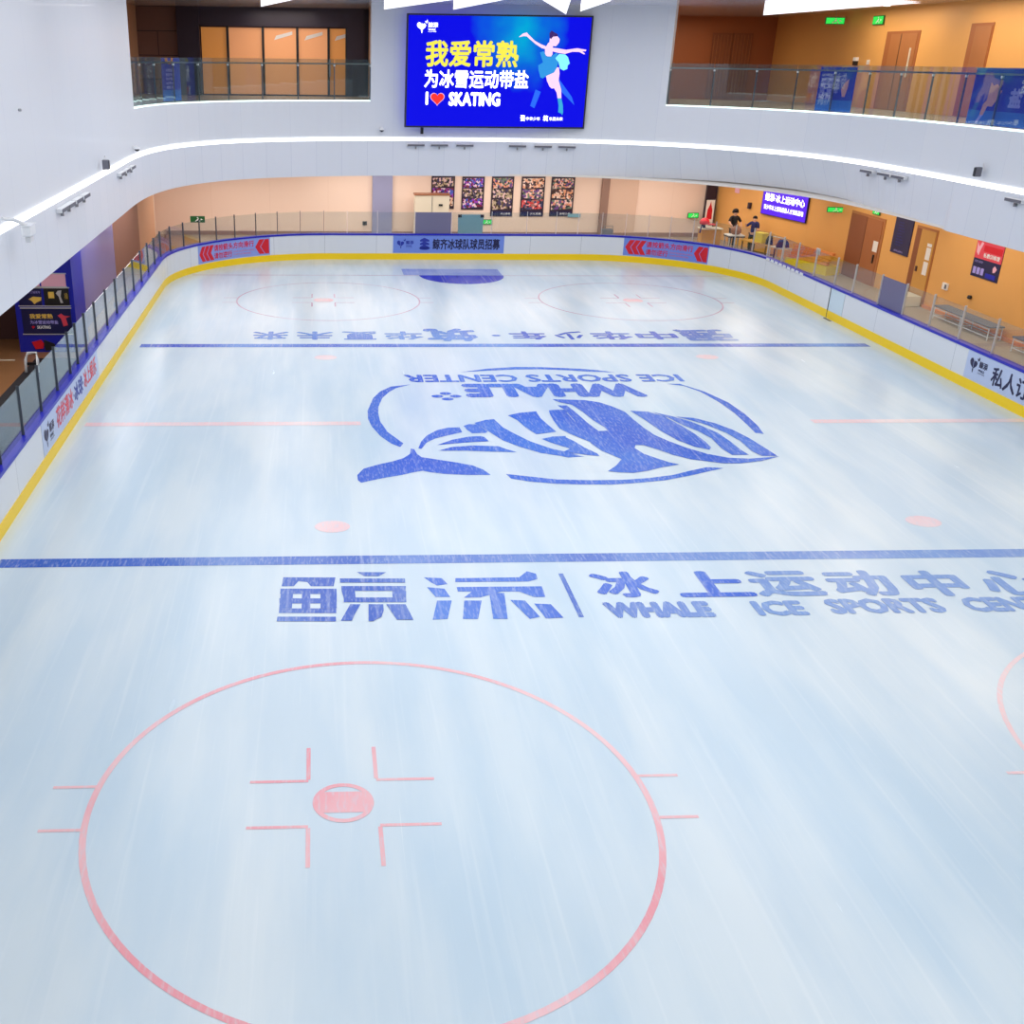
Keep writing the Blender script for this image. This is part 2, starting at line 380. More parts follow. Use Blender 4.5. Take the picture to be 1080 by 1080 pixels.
def circle(sx, sy, cx, cy, m, mdot, w, lw, name='faceoff_circle', label=None):
    mb = MB(); ringline(mb, cx, cy, 3.6, w)
    zh = Z+0.0006
    for s in (-1, 1):
        for yy in (-0.43, 0.43):
            xe = math.sqrt(3.6**2-(yy+(sy-cy))**2)
            xa, xb = cx+s*xe, sx+s*4.5
            if s > 0: xb = cx+4.13
            else: xb = cx-4.15
            quad(mb, min(xa, xb), sy+yy-lw/2, max(xa, xb), sy+yy+lw/2, zh)
    for s in (-1, 1):
        for t in (-1, 1):
            xi, yi = sx+s*0.45, sy+t*0.46
            quad(mb, min(xi, sx+s*1.22), yi-lw/2, max(xi, sx+s*1.22), yi+lw/2)
            quad(mb, xi-lw/2, min(yi+t*lw/2, sy+t*1.2), xi+lw/2, max(yi+t*lw/2, sy+t*1.2), zh)
    o = mb.build(name, M[m], rink)
    if label: o['label'] = label
    mb = MB(); ringline(mb, sx, sy, 0.36, 0.07, Z+0.0006)
    pts = [(sx+0.33*math.cos(a), sy+0.33*math.sin(a)) for a in [PI*k/24 for k in range(48)]]
    pts = [(x, max(sy-0.2, min(sy+0.22, y))) for x, y in pts]
    mb.add([(x, y, Z) for x, y in pts], [tuple(range(len(pts)))])
    mb.build('faceoff_spot', M[mdot], rink)
circle(-6.2, -15.61, -5.83, -15.74, 'paint_red', 'paint_red', 0.085, 0.055, label='large red circle nearest the viewer')
circle(6.5, -15.71, 6.95, -15.2, 'paint_red_pale', 'paint_red', 0.075, 0.06, label='red circle cut by the right edge')
circle(-6.2, 15.6, -6.0, 15.6, 'paint_thin', 'paint_red', 0.06, 0.06, label='far left thin circle')
circle(6.2, 15.6, 6.05, 15.6, 'paint_thin', 'paint_red', 0.06, 0.06, label='far right thin circle')
for x, y in ((-6.2, -6.75), (6.2, -6.75), (-6.2, 6.75), (6.2, 6.75)):
    mb = MB(); mb.add([(x+0.36*math.cos(a), y+0.30*math.sin(a), Z) for a in [PI*k/16 for k in range(32)]], [tuple(range(32))])
    mb.build('neutral_spot', M['paint_red_pale'], rink)
# goal crease at the far end
pts = [(1.88*math.cos(PI+PI*k/24), 20.95+2.0*math.sin(PI+PI*k/24)*1.0) for k in range(25)]
MB().add([(x-0.05, y, Z+0.001) for x, y in pts], [tuple(range(25))]).build('goal_crease', M['crease'], rink)
bar('goal_crease', -2.6, 21.0, 1.8, 22.5, 'crease_pale', z=Z+0.0005, label='pale blue band behind the goal line')
# whale emblem and the lettering under the ice
WH = [[(-3.73,3.63),(-4.33,3.42),(-4.67,2.93),(-4.91,2.26),(-5.12,1.08),(-5.14,0.34),(-5.07,-0.28),(-4.89,-1.05),(-4.66,-1.62),(-4.45,-1.89),(-4.35,-1.62),(-4.5,-1.22),(-4.69,-0.72),(-4.83,0.16),(-4.84,0.89),(-4.8,1.46),(-4.65,2.26),(-4.43,2.84),(-4.19,3.26)],[(-2.1,4.96),(-1.19,5.37),(-0.3,5.56),(0.49,5.53),(1.65,5.35),(1.71,5.34),(2.2,5.17),(2.69,4.9),(1.95,4.98),(1.39,5.1),(1.59,5.1),(0.44,5.28),(-0.35,5.26),(-1.23,5.12)],[(3.91,3.63),(4.3,3.63),(4.78,2.79),(5.09,1.74),(5.17,0.67),(5.13,-0.34),(5.03,-1.03),(4.84,-0.94),(4.88,-0.24),(4.91,0.77),(4.84,1.75),(4.65,2.79),(4.35,3.4)],[(-5.58,-3.81),(-5.42,-3.4),(-5.06,-3.12),(-4.7,-2.91),(-4.43,-2.69),(-4.25,-2.4),(-4.2,-2.02),(-4.12,-2.05),(-4.08,-2.4),(-3.99,-2.63),(-3.68,-2.78),(-3.2,-3.01),(-2.83,-3.23),(-2.62,-3.52),(-2.5,-3.86),(-3.01,-3.85),(-3.54,-3.78),(-3.87,-3.66),(-4.05,-3.56),(-4.26,-3.65),(-4.57,-3.83),(-5.01,-4.02),(-5.36,-4.21),(-5.51,-4.3),(-5.58,-4.14)],[(-2.14,-3.8),(-1.61,-3.98),(-1.02,-4.18),(-0.97,-4.18),(-0.25,-4.24),(0.48,-4.23),(1.1,-4.13),(1.74,-3.94),(2.23,-3.67),(2.71,-3.44),(3.09,-3.51),(2.6,-3.75),(2.13,-3.99),(1.45,-4.28),(0.82,-4.42),(0.16,-4.52),(-0.56,-4.5),(-1.03,-4.45),(-1.08,-4.45),(-1.67,-4.3),(-2.07,-4.1)],[(-4.01,-1.99),(-3.89,-1.47),(-3.71,-1.03),(-3.4,-0.6),(-3.1,-0.4),(-2.79,-0.37),(-2.77,-0.78),(-3.17,-1.02),(-3.52,-1.26),(-3.77,-1.58),(-3.94,-2.05)],[(-2.67,-0.26),(-2.51,-0.11),(-2.29,-0.14),(-2.1,-0.72),(-2.17,-0.84),(-2.53,-0.87),(-2.62,-0.58)],[(-2.36,-0.02),(-2.01,0.24),(-1.78,0.3),(-1.66,-0.38),(-1.47,-0.85),(-1.15,-1.51),(-0.73,-2.07),(-0.15,-2.51),(-0.31,-2.51),(-0.03,-2.65),(-0.45,-2.72),(-0.59,-2.61),(-1.05,-2.38),(-1.49,-1.91),(-1.83,-1.42),(-2.04,-0.84),(-2.19,-0.41)],[(-3.52,-1.76),(-3.11,-1.37),(-2.65,-1.13),(-2.34,-1.09),(-2.25,-1.17),(-2.19,-1.5),(-2.71,-1.57),(-3.14,-1.67)],[(-3.54,-2.18),(-3.17,-1.91),(-2.63,-1.81),(-2.01,-1.87),(-1.84,-2.1),(-1.62,-2.32),(-2.18,-2.28),(-2.84,-2.19)],[(-1.36,0.62),(-1.0,0.84),(-0.52,0.97),(-0.52,0.37),(-0.42,-0.26),(-0.33,-0.78),(-0.89,-0.97),(-1.06,-0.42),(-1.17,0.2)],[(-0.82,-1.34),(-0.49,-1.15),(-0.16,-1.12),(-0.18,-1.22),(-0.03,-1.53),(0.12,-2.01),(0.33,-2.45),(0.34,-2.63),(0.05,-2.55),(-0.28,-2.39),(-0.47,-2.31),(-0.26,-2.08),(-0.47,-1.84),(-0.66,-1.6)],[(-0.15,1.06),(0.15,1.11),(0.41,1.11),(0.29,0.82),(0.35,-0.09),(0.4,-1.04),(0.38,-1.62),(0.18,-1.29),(-0.01,-0.95),(-0.19,-0.52),(-0.21,0.18),(-0.19,0.74)],[(0.15,2.08),(0.65,2.04),(1.06,1.99),(1.43,1.78),(1.69,1.39),(1.91,0.9),(1.96,0.25),(2.04,-0.47),(2.15,-1.07),(2.38,-1.57),(2.65,-2.05),(3.03,-2.52),(3.45,-2.8),(3.94,-2.88),(4.75,-2.73),(4.19,-3.04),(3.61,-3.2),(3.2,-3.19),(2.85,-3.04),(2.49,-2.89),(2.17,-2.58),(1.92,-2.2),(1.65,-1.85),(1.44,-1.84),(1.36,-2.08),(1.47,-2.5),(1.69,-2.8),(1.91,-3.1),(2.11,-3.25),(1.6,-3.45),(1.23,-3.66),(0.85,-3.79),(0.51,-3.75),(0.28,-3.67),(0.58,-3.29),(0.82,-2.86),(0.7,-2.63),(0.49,-2.25),(0.36,-1.7),(0.35,-0.79),(0.35,0.18),(0.3,1.11),(0.18,1.5),(0.44,1.5),(0.55,0.82),(0.65,-0.01),(0.78,-0.74),(1.03,-0.71),(1.02,-0.42),(0.86,0.17),(0.75,0.91),(0.6,1.56),(0.3,1.8)],[(2.08,0.99),(2.55,0.89),(2.88,0.45),(3.11,-0.45),(3.24,-1.09),(3.29,-1.58),(3.29,-2.06),(3.19,-2.22),(2.89,-1.98),(2.62,-1.49),(2.41,-0.73),(2.25,0.24)],[(2.66,0.87),(3.07,0.51),(3.44,0.04),(3.67,-0.46),(3.85,-0.93),(3.94,-1.59),(3.97,-2.23),(4.04,-2.61),(3.62,-2.61),(3.53,-2.14),(3.54,-1.34),(3.38,-0.75),(3.16,-0.31),(2.96,0.32)],[(3.17,0.45),(3.65,0.32),(4.06,-0.14),(4.33,-0.68),(4.52,-1.36),(4.64,-2.16),(4.71,-2.7),(4.32,-2.69),(4.21,-2.31),(4.21,-1.6),(4.07,-0.93),(3.79,-0.28),(3.48,0.15)]]
mb = MB()
for i, poly in enumerate(WH): mb.add([(x, y, Z+0.0003*i) for x, y in poly], [tuple(range(len(poly)))])
mb.build('whale_emblem', M['paint_blue'], rink, fixn=False)
def icetext(s, x0, y0, x1, y1, m, bold=0.03, skew=0.0, label=None, name='ice_lettering'):
    o = text(s, ice, x0, y0, x1, y1, Z+0.002, bold, skew=skew).build(name, M[m], rink, fixn=False)
    if label: o['label'] = label
    return o
icetext('WHALE', 3.0, 3.70, -2.25, 2.3, 'paint_blue', 0.07, label='word WHALE read from the far end')
icetext('ICE SPORTS CENTER', 4.55, 4.68, -3.87, 3.86, 'paint_blue', 0.035, label='words ICE SPORTS CENTER read from the far end')
mb = MB()
for dx, dy in ((-0.26, 0), (0.26, 0), (0, -0.27), (0, 0.27)):
    mb.add([(-2.81+dx+0.17*math.cos(a), 2.42+dy+0.14*math.sin(a), Z+0.002) for a in [PI*k/8 for k in range(16)]], [tuple(range(16))])
mb.build('flower_mark', M['paint_blue'], rink)
# far slogan, read from the other end
for g, x0, x1 in (('来', -7.44, -8.69), ('未', -5.9, -7.19), ('夏', -4.39, -5.61), ('华', -2.8, -4.13), ('年', 1.5, 0.22), ('少', 2.84, 1.79), ('华', 4.52, 3.10), ('中', 6.11, 4.68)):
    icetext(g, x0, 10.3, x1, 9.1, 'paint_blue_far', 0.03)
icetext('筑', -0.9, 10.75, -2.74, 8.87, 'paint_blue_far', 0.04)
icetext('强', 8.1, 10.6, 6.2, 8.9, 'paint_blue_worn', 0.04)
mb = MB(); mb.add([(-0.25+0.16*math.cos(a), 9.7+0.12*math.sin(a), Z) for a in [PI*k/8 for k in range(16)]], [tuple(range(16))]); mb.build('ice_lettering', M['paint_blue_far'], rink)
# near name of the hall
# the two large block characters of the name (jing, tian), stroke by stroke
for strokes, m in zip(([[(-7.14,-9.06),(-6.18,-9.09),(-6.22,-9.45),(-6.63,-9.44),(-6.7,-9.27),(-6.86,-9.23),(-6.94,-9.43),(-7.16,-9.43)],[(-7.18,-9.52),(-6.17,-9.55),(-6.17,-9.76),(-7.18,-9.73)],[(-7.19,-9.9),(-6.18,-9.93),(-6.18,-10.12),(-7.18,-10.1)],[(-7.18,-10.28),(-6.19,-10.3),(-6.19,-10.48),(-7.18,-10.45)],[(-7.17,-9.73),(-6.95,-9.74),(-6.96,-10.28),(-7.18,-10.28)],[(-6.79,-9.74),(-6.64,-9.75),(-6.64,-10.29),(-6.79,-10.29)],[(-6.46,-9.75),(-6.17,-9.76),(-6.18,-10.3),(-6.46,-10.29)],[(-7.2,-10.58),(-6.2,-10.61),(-6.2,-10.78),(-7.21,-10.75)],[(-5.78,-8.88),(-5.23,-8.9),(-5.38,-9.06),(-5.65,-9.05)],[(-6.1,-9.14),(-4.9,-9.17),(-4.91,-9.34),(-6.1,-9.31)],[(-6.08,-9.45),(-4.91,-9.48),(-4.93,-9.67),(-6.08,-9.64)],[(-6.05,-9.9),(-4.94,-9.93),(-4.95,-10.11),(-6.05,-10.08)],[(-6.08,-9.64),(-5.84,-9.65),(-5.84,-9.91),(-6.05,-9.9)],[(-5.17,-9.67),(-4.92,-9.67),(-4.94,-9.93),(-5.18,-9.92)],[(-5.94,-10.16),(-5.76,-10.17),(-5.87,-10.52),(-5.93,-10.76),(-6.12,-10.76)],[(-5.62,-10.17),(-5.36,-10.18),(-5.37,-10.42),(-5.42,-10.64),(-5.57,-10.79),(-5.65,-10.79)],[(-5.31,-10.18),(-4.97,-10.19),(-4.93,-10.43),(-4.88,-10.76),(-5.16,-10.75)]],[[(-4.55,-9.13),(-4.22,-9.17),(-4.14,-9.42),(-4.34,-9.47),(-4.43,-9.35)],[(-4.53,-9.53),(-4.22,-9.6),(-4.15,-9.93),(-4.41,-9.92)],[(-4.4,-10.06),(-4.14,-10.06),(-4.29,-10.74),(-4.55,-10.76)],[(-3.97,-9.18),(-2.78,-9.17),(-2.59,-8.92),(-2.44,-9.03),(-2.45,-9.25),(-2.64,-9.35),(-3.99,-9.34)],[(-3.99,-9.54),(-2.43,-9.55),(-2.45,-9.97),(-2.65,-9.97),(-2.88,-9.75),(-3.2,-9.74),(-3.62,-9.96),(-3.91,-9.96),(-3.74,-9.73),(-3.99,-9.72)],[(-3.92,-10.07),(-3.61,-10.08),(-3.77,-10.76),(-4.03,-10.75)],[(-3.43,-9.79),(-3.16,-9.8),(-3.26,-10.77),(-3.51,-10.76)],[(-3.1,-10.07),(-2.84,-10.1),(-2.69,-10.71),(-2.88,-10.78)],[(-2.7,-10.22),(-2.41,-10.25),(-2.29,-10.75),(-2.6,-10.77)]]), ('paint_blue_worn', 'paint_blue')):
    mb = MB()
    for i, poly in enumerate(strokes): mb.add([(x, y, Z+0.0003*i) for x, y in poly], [tuple(range(len(poly)))])
    mb.build('ice_lettering', M[m], rink, fixn=False)
bar('ice_lettering', -2.02, -10.74, -1.93, -9.03, 'paint_blue_worn')
for g, x0, x1, y in (('冰', -1.48, -0.33, 0), ('上', 0.0, 1.4, -0.02), ('运', 1.44, 2.72, -0.04), ('动', 2.9, 4.1, -0.06), ('中', 4.38, 5.45, -0.1), ('心', 5.75, 6.95, -0.12)):
    icetext(g, x0, -10.03+y, x1, -8.98+y, 'paint_blue_worn' if g not in '冰上' else 'paint_blue', 0.04)
icetext('WHALE', -1.5, -10.8, 0.39, -10.2, 'paint_blue_worn', 0.085)
icetext('ICE', 1.14, -10.78, 2.05, -10.22, 'paint_blue_worn', 0.06)
icetext('SPORTS', 2.47, -10.75, 4.55, -10.18, 'paint_blue_worn', 0.06)
icetext('CENTER', 4.95, -10.74, 7.05, -10.18, 'paint_blue_worn', 0.06)

# ---------------------------------------------------------------- the boards round the ice
boards = empty('rink_boards', (0, 0, 0), 'white rink boards with yellow kick strip, blue cap rail and clear glass shields', 'rink boards')
facing = ring('facing', 0.0, 1.13, 0.0, 0.09, M['board_white'], boards)
ring('kick_plate', 0.0, 0.285, -0.018, 0.02, M['kick_yellow'], boards)
ring('cap_rail', 1.12, 1.2, -0.025, 0.22, M['cap_blue'], boards)
def bfn(s0):                      # frame on the boards: u metres to the viewer's right, seen from the ice
    def f(u, v, w):
        x, y = bp(s0-u, -w); return (x, y, v)
    return f
# access gate
f = bfn(30.55); MB().strip(f, 0, 0.035, 0.0, 1.13, 0.012, 0.024).build('gate_seam', M['black'], boards)
MB().strip(bfn(30.5), 0.0, 1.1, 0.30, 1.1, 0.001, 0.012, 2).build('gate_door', mat('gate_pale', (206, 224, 234), 0.3), boards)
MB().box(12.60, 11.9, 0.0, 12.66, 12.5, 0.012).build('gate_sill', M['black'], boards)
PS = [5.1, 6.8, 8.5, 10.2, 11.9, 13.6, 15.3, 17.0, 18.75, 20.47, 22.2, 23.9, 25.6, 27.25, 29.17, 30.63, 32.45, 34.1, 35.6, 36.94, 38.06, 39.18, 40.28, 41.39, 42.49, 43.51, 44.55, 45.64, 46.74, 47.79, 49.2, 50.89, 52.79, 54.55, 56.31, 57.74, 58.83, 59.93, 61.02, 62.08, 63.18, 64.22, 65.26, 66.44, 67.67, 69.1, 70.85, 72.6, 74.4, 76.2, 77.95, 79.75, 81.5, 83.28, 84.75, 85.96, 86.93, 88.47, 90.17, 91.87, 93.71, 95.5, 97.3, 99.1, 100.9]
for i, s in enumerate(PS):
    dark = s > 58.5
    f = bfn(s); o = 0.022 if abs(s-85.96) > .05 else 0.06
    top_ = 2.22 if s < 72 else 2.3
    MB().box(-o/2, 1.2, -0.155, o/2, top_, -0.085, f).build('post', M['alu_dark' if dark else 'alu'], boards, bevel=0.004)
    if i+1 < len(PS):
        s2 = PS[i+1]; grey = abs((s+s2)/2-26.4) < .4 or abs((s+s2)/2-53.67) < .4
        mb = MB().strip(bfn(s2), 0.03, s2-s-0.03, 1.2, 2.17 if s < 71 else 2.25, -0.126, -0.114, 1)
        g = mb.build('glass_pane', M['glass_grey' if grey else 'glass'], boards)
        if grey: g['label'] = 'smoky grey glass pane'
# ---- banners
def banner(s0, length, v0, v1, m, n=10, label=None):
    o = MB().strip(bfn(s0), 0, length, v0, v1, 0.002, 0.010, n).build('banner', M[m], boards)
    if label: o['label'] = label
    return o
def on(b, mb, m, name='lettering'): return mb.build(name, M[m], b, fixn=False)
def chevron(f, u, v0, v1, wd, slant, w=0.013):
    vm = (v0+v1)/2
    mb = MB()
    for a, b in (((u+slant, v1), (u, vm)), ((u, vm), (u+slant, v0))):
        mb.add([f(a[0], a[1], w), f(a[0]+wd, a[1], w), f(b[0]+wd, b[1], w), f(b[0], b[1], w)], [(0, 1, 2, 3)])
    return mb
def heartlogo(f, u, v, h, w, mb=None):
    """heart shaped whale mark"""
    mb = mb or MB(); k = h
    def P(pts): mb.add([f(u+a*k, v+b*k, w) for a, b in pts], [tuple(range(len(pts)))])
    P([(0.0, 0.72), (0.08, 0.92), (0.28, 0.98), (0.40, 0.86), (0.44, 0.60), (0.46, 0.30), (0.30, 0.38), (0.10, 0.52)])
    P([(0.48, 0.62), (0.46, 0.90), (0.60, 0.80), (0.74, 0.88), (0.92, 0.72), (0.84, 0.52), (0.64, 0.36), (0.50, 0.26)])
    P([(0.40, 0.30), (0.56, 0.24), (0.54, 0.0), (0.46, 0.02)])
    P([(0.78, 1.08), (0.92, 1.04), (1.02, 1.22), (1.08, 1.06), (1.06, 0.94), (0.96, 0.88), (0.86, 0.94)])
    return mb
def heartname(f, u, v, h, w, mb=None):
    mb = heartlogo(f, u, v, h, w, mb)
    text('鲸添', f, u+1.12*h, v+0.5*h, u+2.1*h, v+0.98*h, w, 0.03, mb)
    text('WHALE', f, u+1.12*h, v+0.24*h, u+1.85*h, v+0.42*h, w, 0.03, mb)
    text('ICE SPORTS CENTER', f, u+1.12*h, v+0.1*h, u+1.95*h, v+0.18*h, w, 0.01, mb)
    return mb
def direction_banner(s0, s1, m, which):
    Lg = s0-s1; b = banner(s0, Lg, 0.31, 1.11, m, 12, label='blue-violet banner with red arrows, '+which); f = bfn(s0)
    for i in range(3):
        on(b, chevron(f, 0.08+i*0.27, 0.38, 1.04, 0.235, 0.20), 'red', 'arrow')
    for i in range(1): on(b, chevron(f, Lg-0.76, 0.38, 1.04, 0.26, 0.22), 'red', 'arrow')
    on(b, MB().add([f(*q, 0.013) for q in ((Lg-0.45+0.2, 1.04), (Lg-0.05, 1.04), (Lg-0.05, 0.38), (Lg-0.45+0.2, 0.38), (Lg-0.47, 0.71))], [(0, 1, 2, 3, 4)]), 'red', 'arrow')
    on(b, text('请按箭头方向滑行', f, 1.05, 0.74, Lg-0.82, 1.03, 0.014, 0.025), 'red_text')
    on(b, text('请勿逆行', f, 1.05, 0.40, 2.12, 0.68, 0.014, 0.025), 'red_text')
    on(b, text('SKATE IN THE DIRECTION OF ARROWS', f, 2.2, 0.57, Lg-0.8, 0.64, 0.014, 0.0), 'red_soft')
    on(b, text('DO NOT SKATE BACKWARD', f, 2.2, 0.44, Lg-1.0, 0.51, 0.014, 0.0), 'red_soft')
direction_banner(65.58, 61.45, 'banner_blue', 'left bend')
direction_banner(44.55, 40.40, 'banner_mid', 'right bend')
b = banner(55.56, 5.3, 0.31, 1.11, 'banner_mid', 6, 'blue banner at the middle of the far boards'); f = bfn(55.56)
on(b, heartname(f, 0.18, 0.52, 0.38, 0.014), 'ink_blue', 'logo')
mb = MB()   # round team badge
for k in range(3): mb.add([f(*q, 0.014) for q in ((1.28, 0.92-k*0.16), (1.48, 1.02-k*0.16), (1.72, 0.92-k*0.16), (1.72, 0.84-k*0.16), (1.28, 0.84-k*0.16))], [(0, 1, 2, 3, 4)])
mb.add([f(1.5+0.27*math.cos(a), 0.55+0.1*math.sin(a), 0.014) for a in [PI+PI*k/12 for k in range(13)]], [tuple(range(13))])
on(b, mb, 'ink_blue', 'badge')
on(b, text('鲸齐冰球队球员招募', f, 1.88, 0.47, 5.1, 0.98, 0.014, 0.03), 'ink')
# left: y from -3.35 to 3.4
s0 = 36+PI*RC/2+11.5+PI*RC/2+18+3.35
b = banner(s0, 6.8, 0.31, 1.11, 'banner_pale', 2, 'pale blue banner with red and blue lettering on the left boards'); f = bfn(s0)
on(b, heartname(f, 0.15, 0.42, 0.48, 0.014), 'ink', 'logo')
on(b, text('花样滑冰', f, 1.45, 0.5, 3.35, 1.02, 0.014, 0.03), 'red_soft')
on(b, text('·冰球·', f, 3.42, 0.52, 4.7, 1.0, 0.014, 0.03), 'ink_blue')
on(b, text('冰上娱乐', f, 4.78, 0.52, 6.5, 1.02, 0.014, 0.03), 'red_soft')
# right: starts y = 3.35 and runs on out of the frame
s0 = 18+3.35
b = banner(s0, 5.2, 0.31, 1.11, 'banner_pale', 2, 'pale blue banner with dark lettering on the right boards'); f = bfn(s0)
on(b, heartname(f, 0.18, 0.52, 0.42, 0.014), 'ink', 'logo')
on(b, text('私人订制', f, 1.32, 0.42, 3.6, 0.97, 0.014, 0.025), 'ink')
# strip of white lettering plates on the far right of the cap
for k in range(9):
    s = 33.2+k*0.42
    MB().box(-0.15, 1.10, 0.026, 0.15, 1.195, 0.034, bfn(s)).build('white_plate', M['white_gloss'], boards)
MB().box(-0.18, 2.02, -0.2, 0.12, 2.24, -0.155, bfn(32.5)).build('control_box', M['alu'], boards, bevel=0.01)
MB().box(-0.2, 1.24, -0.3, 0.05, 1.42, -0.2, bfn(79.0)).build('latch', M['ink_blue'], boards, bevel=0.01)

# ---------------------------------------------------------------- gallery front (white bands)
CP = [(-13.1, -33), (-13.1, -20), (-13.1, -8), (-13.1, 4), (-13.1, 11), (-13.08, 15.2), (-12.75, 18.3), (-11.9, 20.9), (-10.3, 23.1), (-8.1, 24.5), (-5.4, 25.3), (-2.6, 25.65), (0.5, 25.7), (3.4, 25.5), (6.3, 24.95), (8.95, 23.75), (11.25, 21.7), (13.0, 19.0), (13.95, 15.95), (14.27, 12.5), (14.35, 9), (14.35, 4), (14.35, -8), (14.35, -20), (14.35, -33)]
def catmull(P, n=8):
    out = []
    for i in range(len(P)-1):
        p0 = Vector(P[max(i-1, 0)]); p1 = Vector(P[i]); p2 = Vector(P[i+1]); p3 = Vector(P[min(i+2, len(P)-1)])
        for k in range(n):
            t = k/n; out.append(0.5*((2*p1)+(-p0+p2)*t+(2*p0-5*p1+4*p2-p3)*t*t+(-p0+3*p1-3*p2+p3)*t**3))
    out.append(Vector(P[-1])); return out
FP = catmull(CP)
FS = [0.0]
for i in range(1, len(FP)): FS.append(FS[-1]+(FP[i]-FP[i-1]).length)
def fpt(s, off=0.0):
    s = max(0.0, min(FS[-1]-1e-6, s)); i = 0
    lo, hi = 0, len(FS)-1
    while hi-lo > 1:
        md = (lo+hi)//2
        if FS[md] <= s: lo = md
        else: hi = md
    i = lo; t = (s-FS[i])/(FS[i+1]-FS[i]); p = FP[i].lerp(FP[i+1], t)
    a = (FP[min(i+1, len(FP)-1)]-FP[max(i-1, 0)]).normalized(); b = (FP[min(i+2, len(FP)-1)]-FP[i]).normalized()
    d = a.lerp(b, t).normalized(); nrm = Vector((-d.y, d.x))       # outward, away from the ice
    q = p+nrm*off; return (q.x, q.y)
def fnear(x, y):
    best = min(range(1600), key=lambda k: (fpt(FS[-1]*k/1600)[0]-x)**2+(fpt(FS[-1]*k/1600)[1]-y)**2); return FS[-1]*best/1600
def band(name, sa, sb, z0, z1, o0, o1, m, parent=None, step=0.5):
    n = max(1, int((sb-sa)/step)); mb = MB(); mb.uv = True
    for i in range(n+1):
        s = sa+(sb-sa)*i/n; mb.v += [(*fpt(s, o0), z0), (*fpt(s, o0), z1), (*fpt(s, o1), z1), (*fpt(s, o1), z0)]
    for i in range(n):
        a = 4*i; b = a+4; u = sa+(sb-sa)*i/n; u2 = sa+(sb-sa)*(i+1)/n
        for k in range(4):
            mb.f.append((a+k, a+(k+1) % 4, b+(k+1) % 4, b+k)); mb.uvs.append([(u, 1+k), (u, 2+k), (u2, 2+k), (u2, 1+k)])
    mb.f += [(3, 2, 1, 0), (4*n, 4*n+1, 4*n+2, 4*n+3)]; mb.uvs += [None, None]
    o = mb.build(name, m, parent)
    if parent is None: o['kind'] = 'structure'
    return o
ST = FS[-1]
ZB, ZS0, ZS1, ZF, ZC = 3.75, 5.29, 5.44, 7.0, 11.0
tr = band('trim_1', 0, ST, ZB, ZS0, 0.0, 0.07, M['fascia'])
LEAN = [(2.0, 0.0), (5.0, 0.25), (9.2, 0.6), (11.2, 0.8), (13.0, 0.8), (13.9, 0.6), (14.2, 0.35), (14.34, 0.1)]   # the lower band leans outward round the right bend
for v in tr.data.vertices:
    if abs(v.co.z-ZB) < 0.01 and v.co.x > 2.0 and v.co.y > 9:
        s = fnear(v.co.x, v.co.y); q = fpt(s); x = q[0]; dl = LEAN[-1][1]
        for (xa, a), (xb, b) in zip(LEAN[:-1], LEAN[1:]):
            if xa <= x <= xb: dl = a+(b-a)*(x-xa)/(xb-xa)
        o = Vector(fpt(s, 1.0))-Vector(q); v.co.x += o.x*dl; v.co.y += o.y*dl; v.co.z += 0.2*dl
ls = band('light_strip', 0, ST, ZS0, ZS1, 0.02, 0.22, M['strip']); del ls['kind']
tag(ls, 'bright white light strip running round the gallery front', 'light strip')
band('trim_2', 0, ST, ZS1, ZF, 0.06, 0.3, M['parapet'])
sL = fnear(-13.1, 15.75); sM0 = fnear(-3.9, 25.5); sM1 = fnear(9.12, 23.65)
band('wall_left_upper', 0, sL, ZF, ZC, 0.06, 0.3, M['parapet'])
band('wall_middle_upper', sM0, sM1, ZF, ZC, 0.06, 0.35, M['parapet'])
# slab between the gallery front and the outer walls
def slab(name, z0, z1, o0, o1, m, sa=0, sb=ST): return band(name, sa, sb, z0, z1, o0, o1, m)
slab('ceiling_lower_gallery', ZB+0.03, ZB+0.1, 0.05, 9.5, M['soffit'])
slab('floor_upper_gallery', ZF-0.12, ZF-0.02, 0.3, 10.5, M['floor_beige'])
# upper ceiling
struct(MB().box(-24, -36, ZC, 24, 38, ZC+0.2), 'ceiling', M['ceiling'])

# ---------------------------------------------------------------- outer shell
struct(MB().box(-24, -36, -0.2, 24, 38, -0.07), 'floor', M['floor_beige'])
def seg(name, a, b, z0, z1, m, th=0.15):
    A = Vector(a); B = Vector(b); d = (B-A).normalized(); nr = Vector((-d.y, d.x))*th
    L = (B-A).length; vs = [(*A, z0), (*B, z0), (*(B+nr), z0), (*(A+nr), z0), (*A, z1), (*B, z1), (*(B+nr), z1), (*(A+nr), z1)]
    mb = MB(); mb.uv = True
    q = [(0, z0), (L, z0), (L, z1), (0, z1)]
    mb.add(vs, [(0, 1, 5, 4), (1, 2, 6, 5), (2, 3, 7, 6), (3, 0, 4, 7), (4, 5, 6, 7), (3, 2, 1, 0)], [q]*6)
    return struct(mb, name, m)
# platform floors outside the boards
def platform(name, cond, m, z=0.0):
    mb = MB(); n = 280
    for i in range(n):
        s = SUM*i/n; s2 = SUM*(i+1)/n; x, y = bp(s+0.2)
        if cond(x, y):
            a = (*bp(s, 0.09), z); b = (*bp(s2, 0.09), z); c = (*bp(s2, 10.5), z); d = (*bp(s, 10.5), z); mb.add([a, b, c, d], [(0, 1, 2, 3)])
    return struct(mb, name, m)
platform('floor_right', lambda x, y: not (x < -8 and y < 24.2), M['floor_beige'], 0.02)
platform('floor_left', lambda x, y: (x < -8 and y < 24.2), M['wood_floor'], 0.02)
tag(MB().box(-15.3, -15, 0.02, -12.86, 6.6, 0.035).build('rubber_mat', M['rubber']), 'black rubber matting laid behind the left rink boards', 'mat')
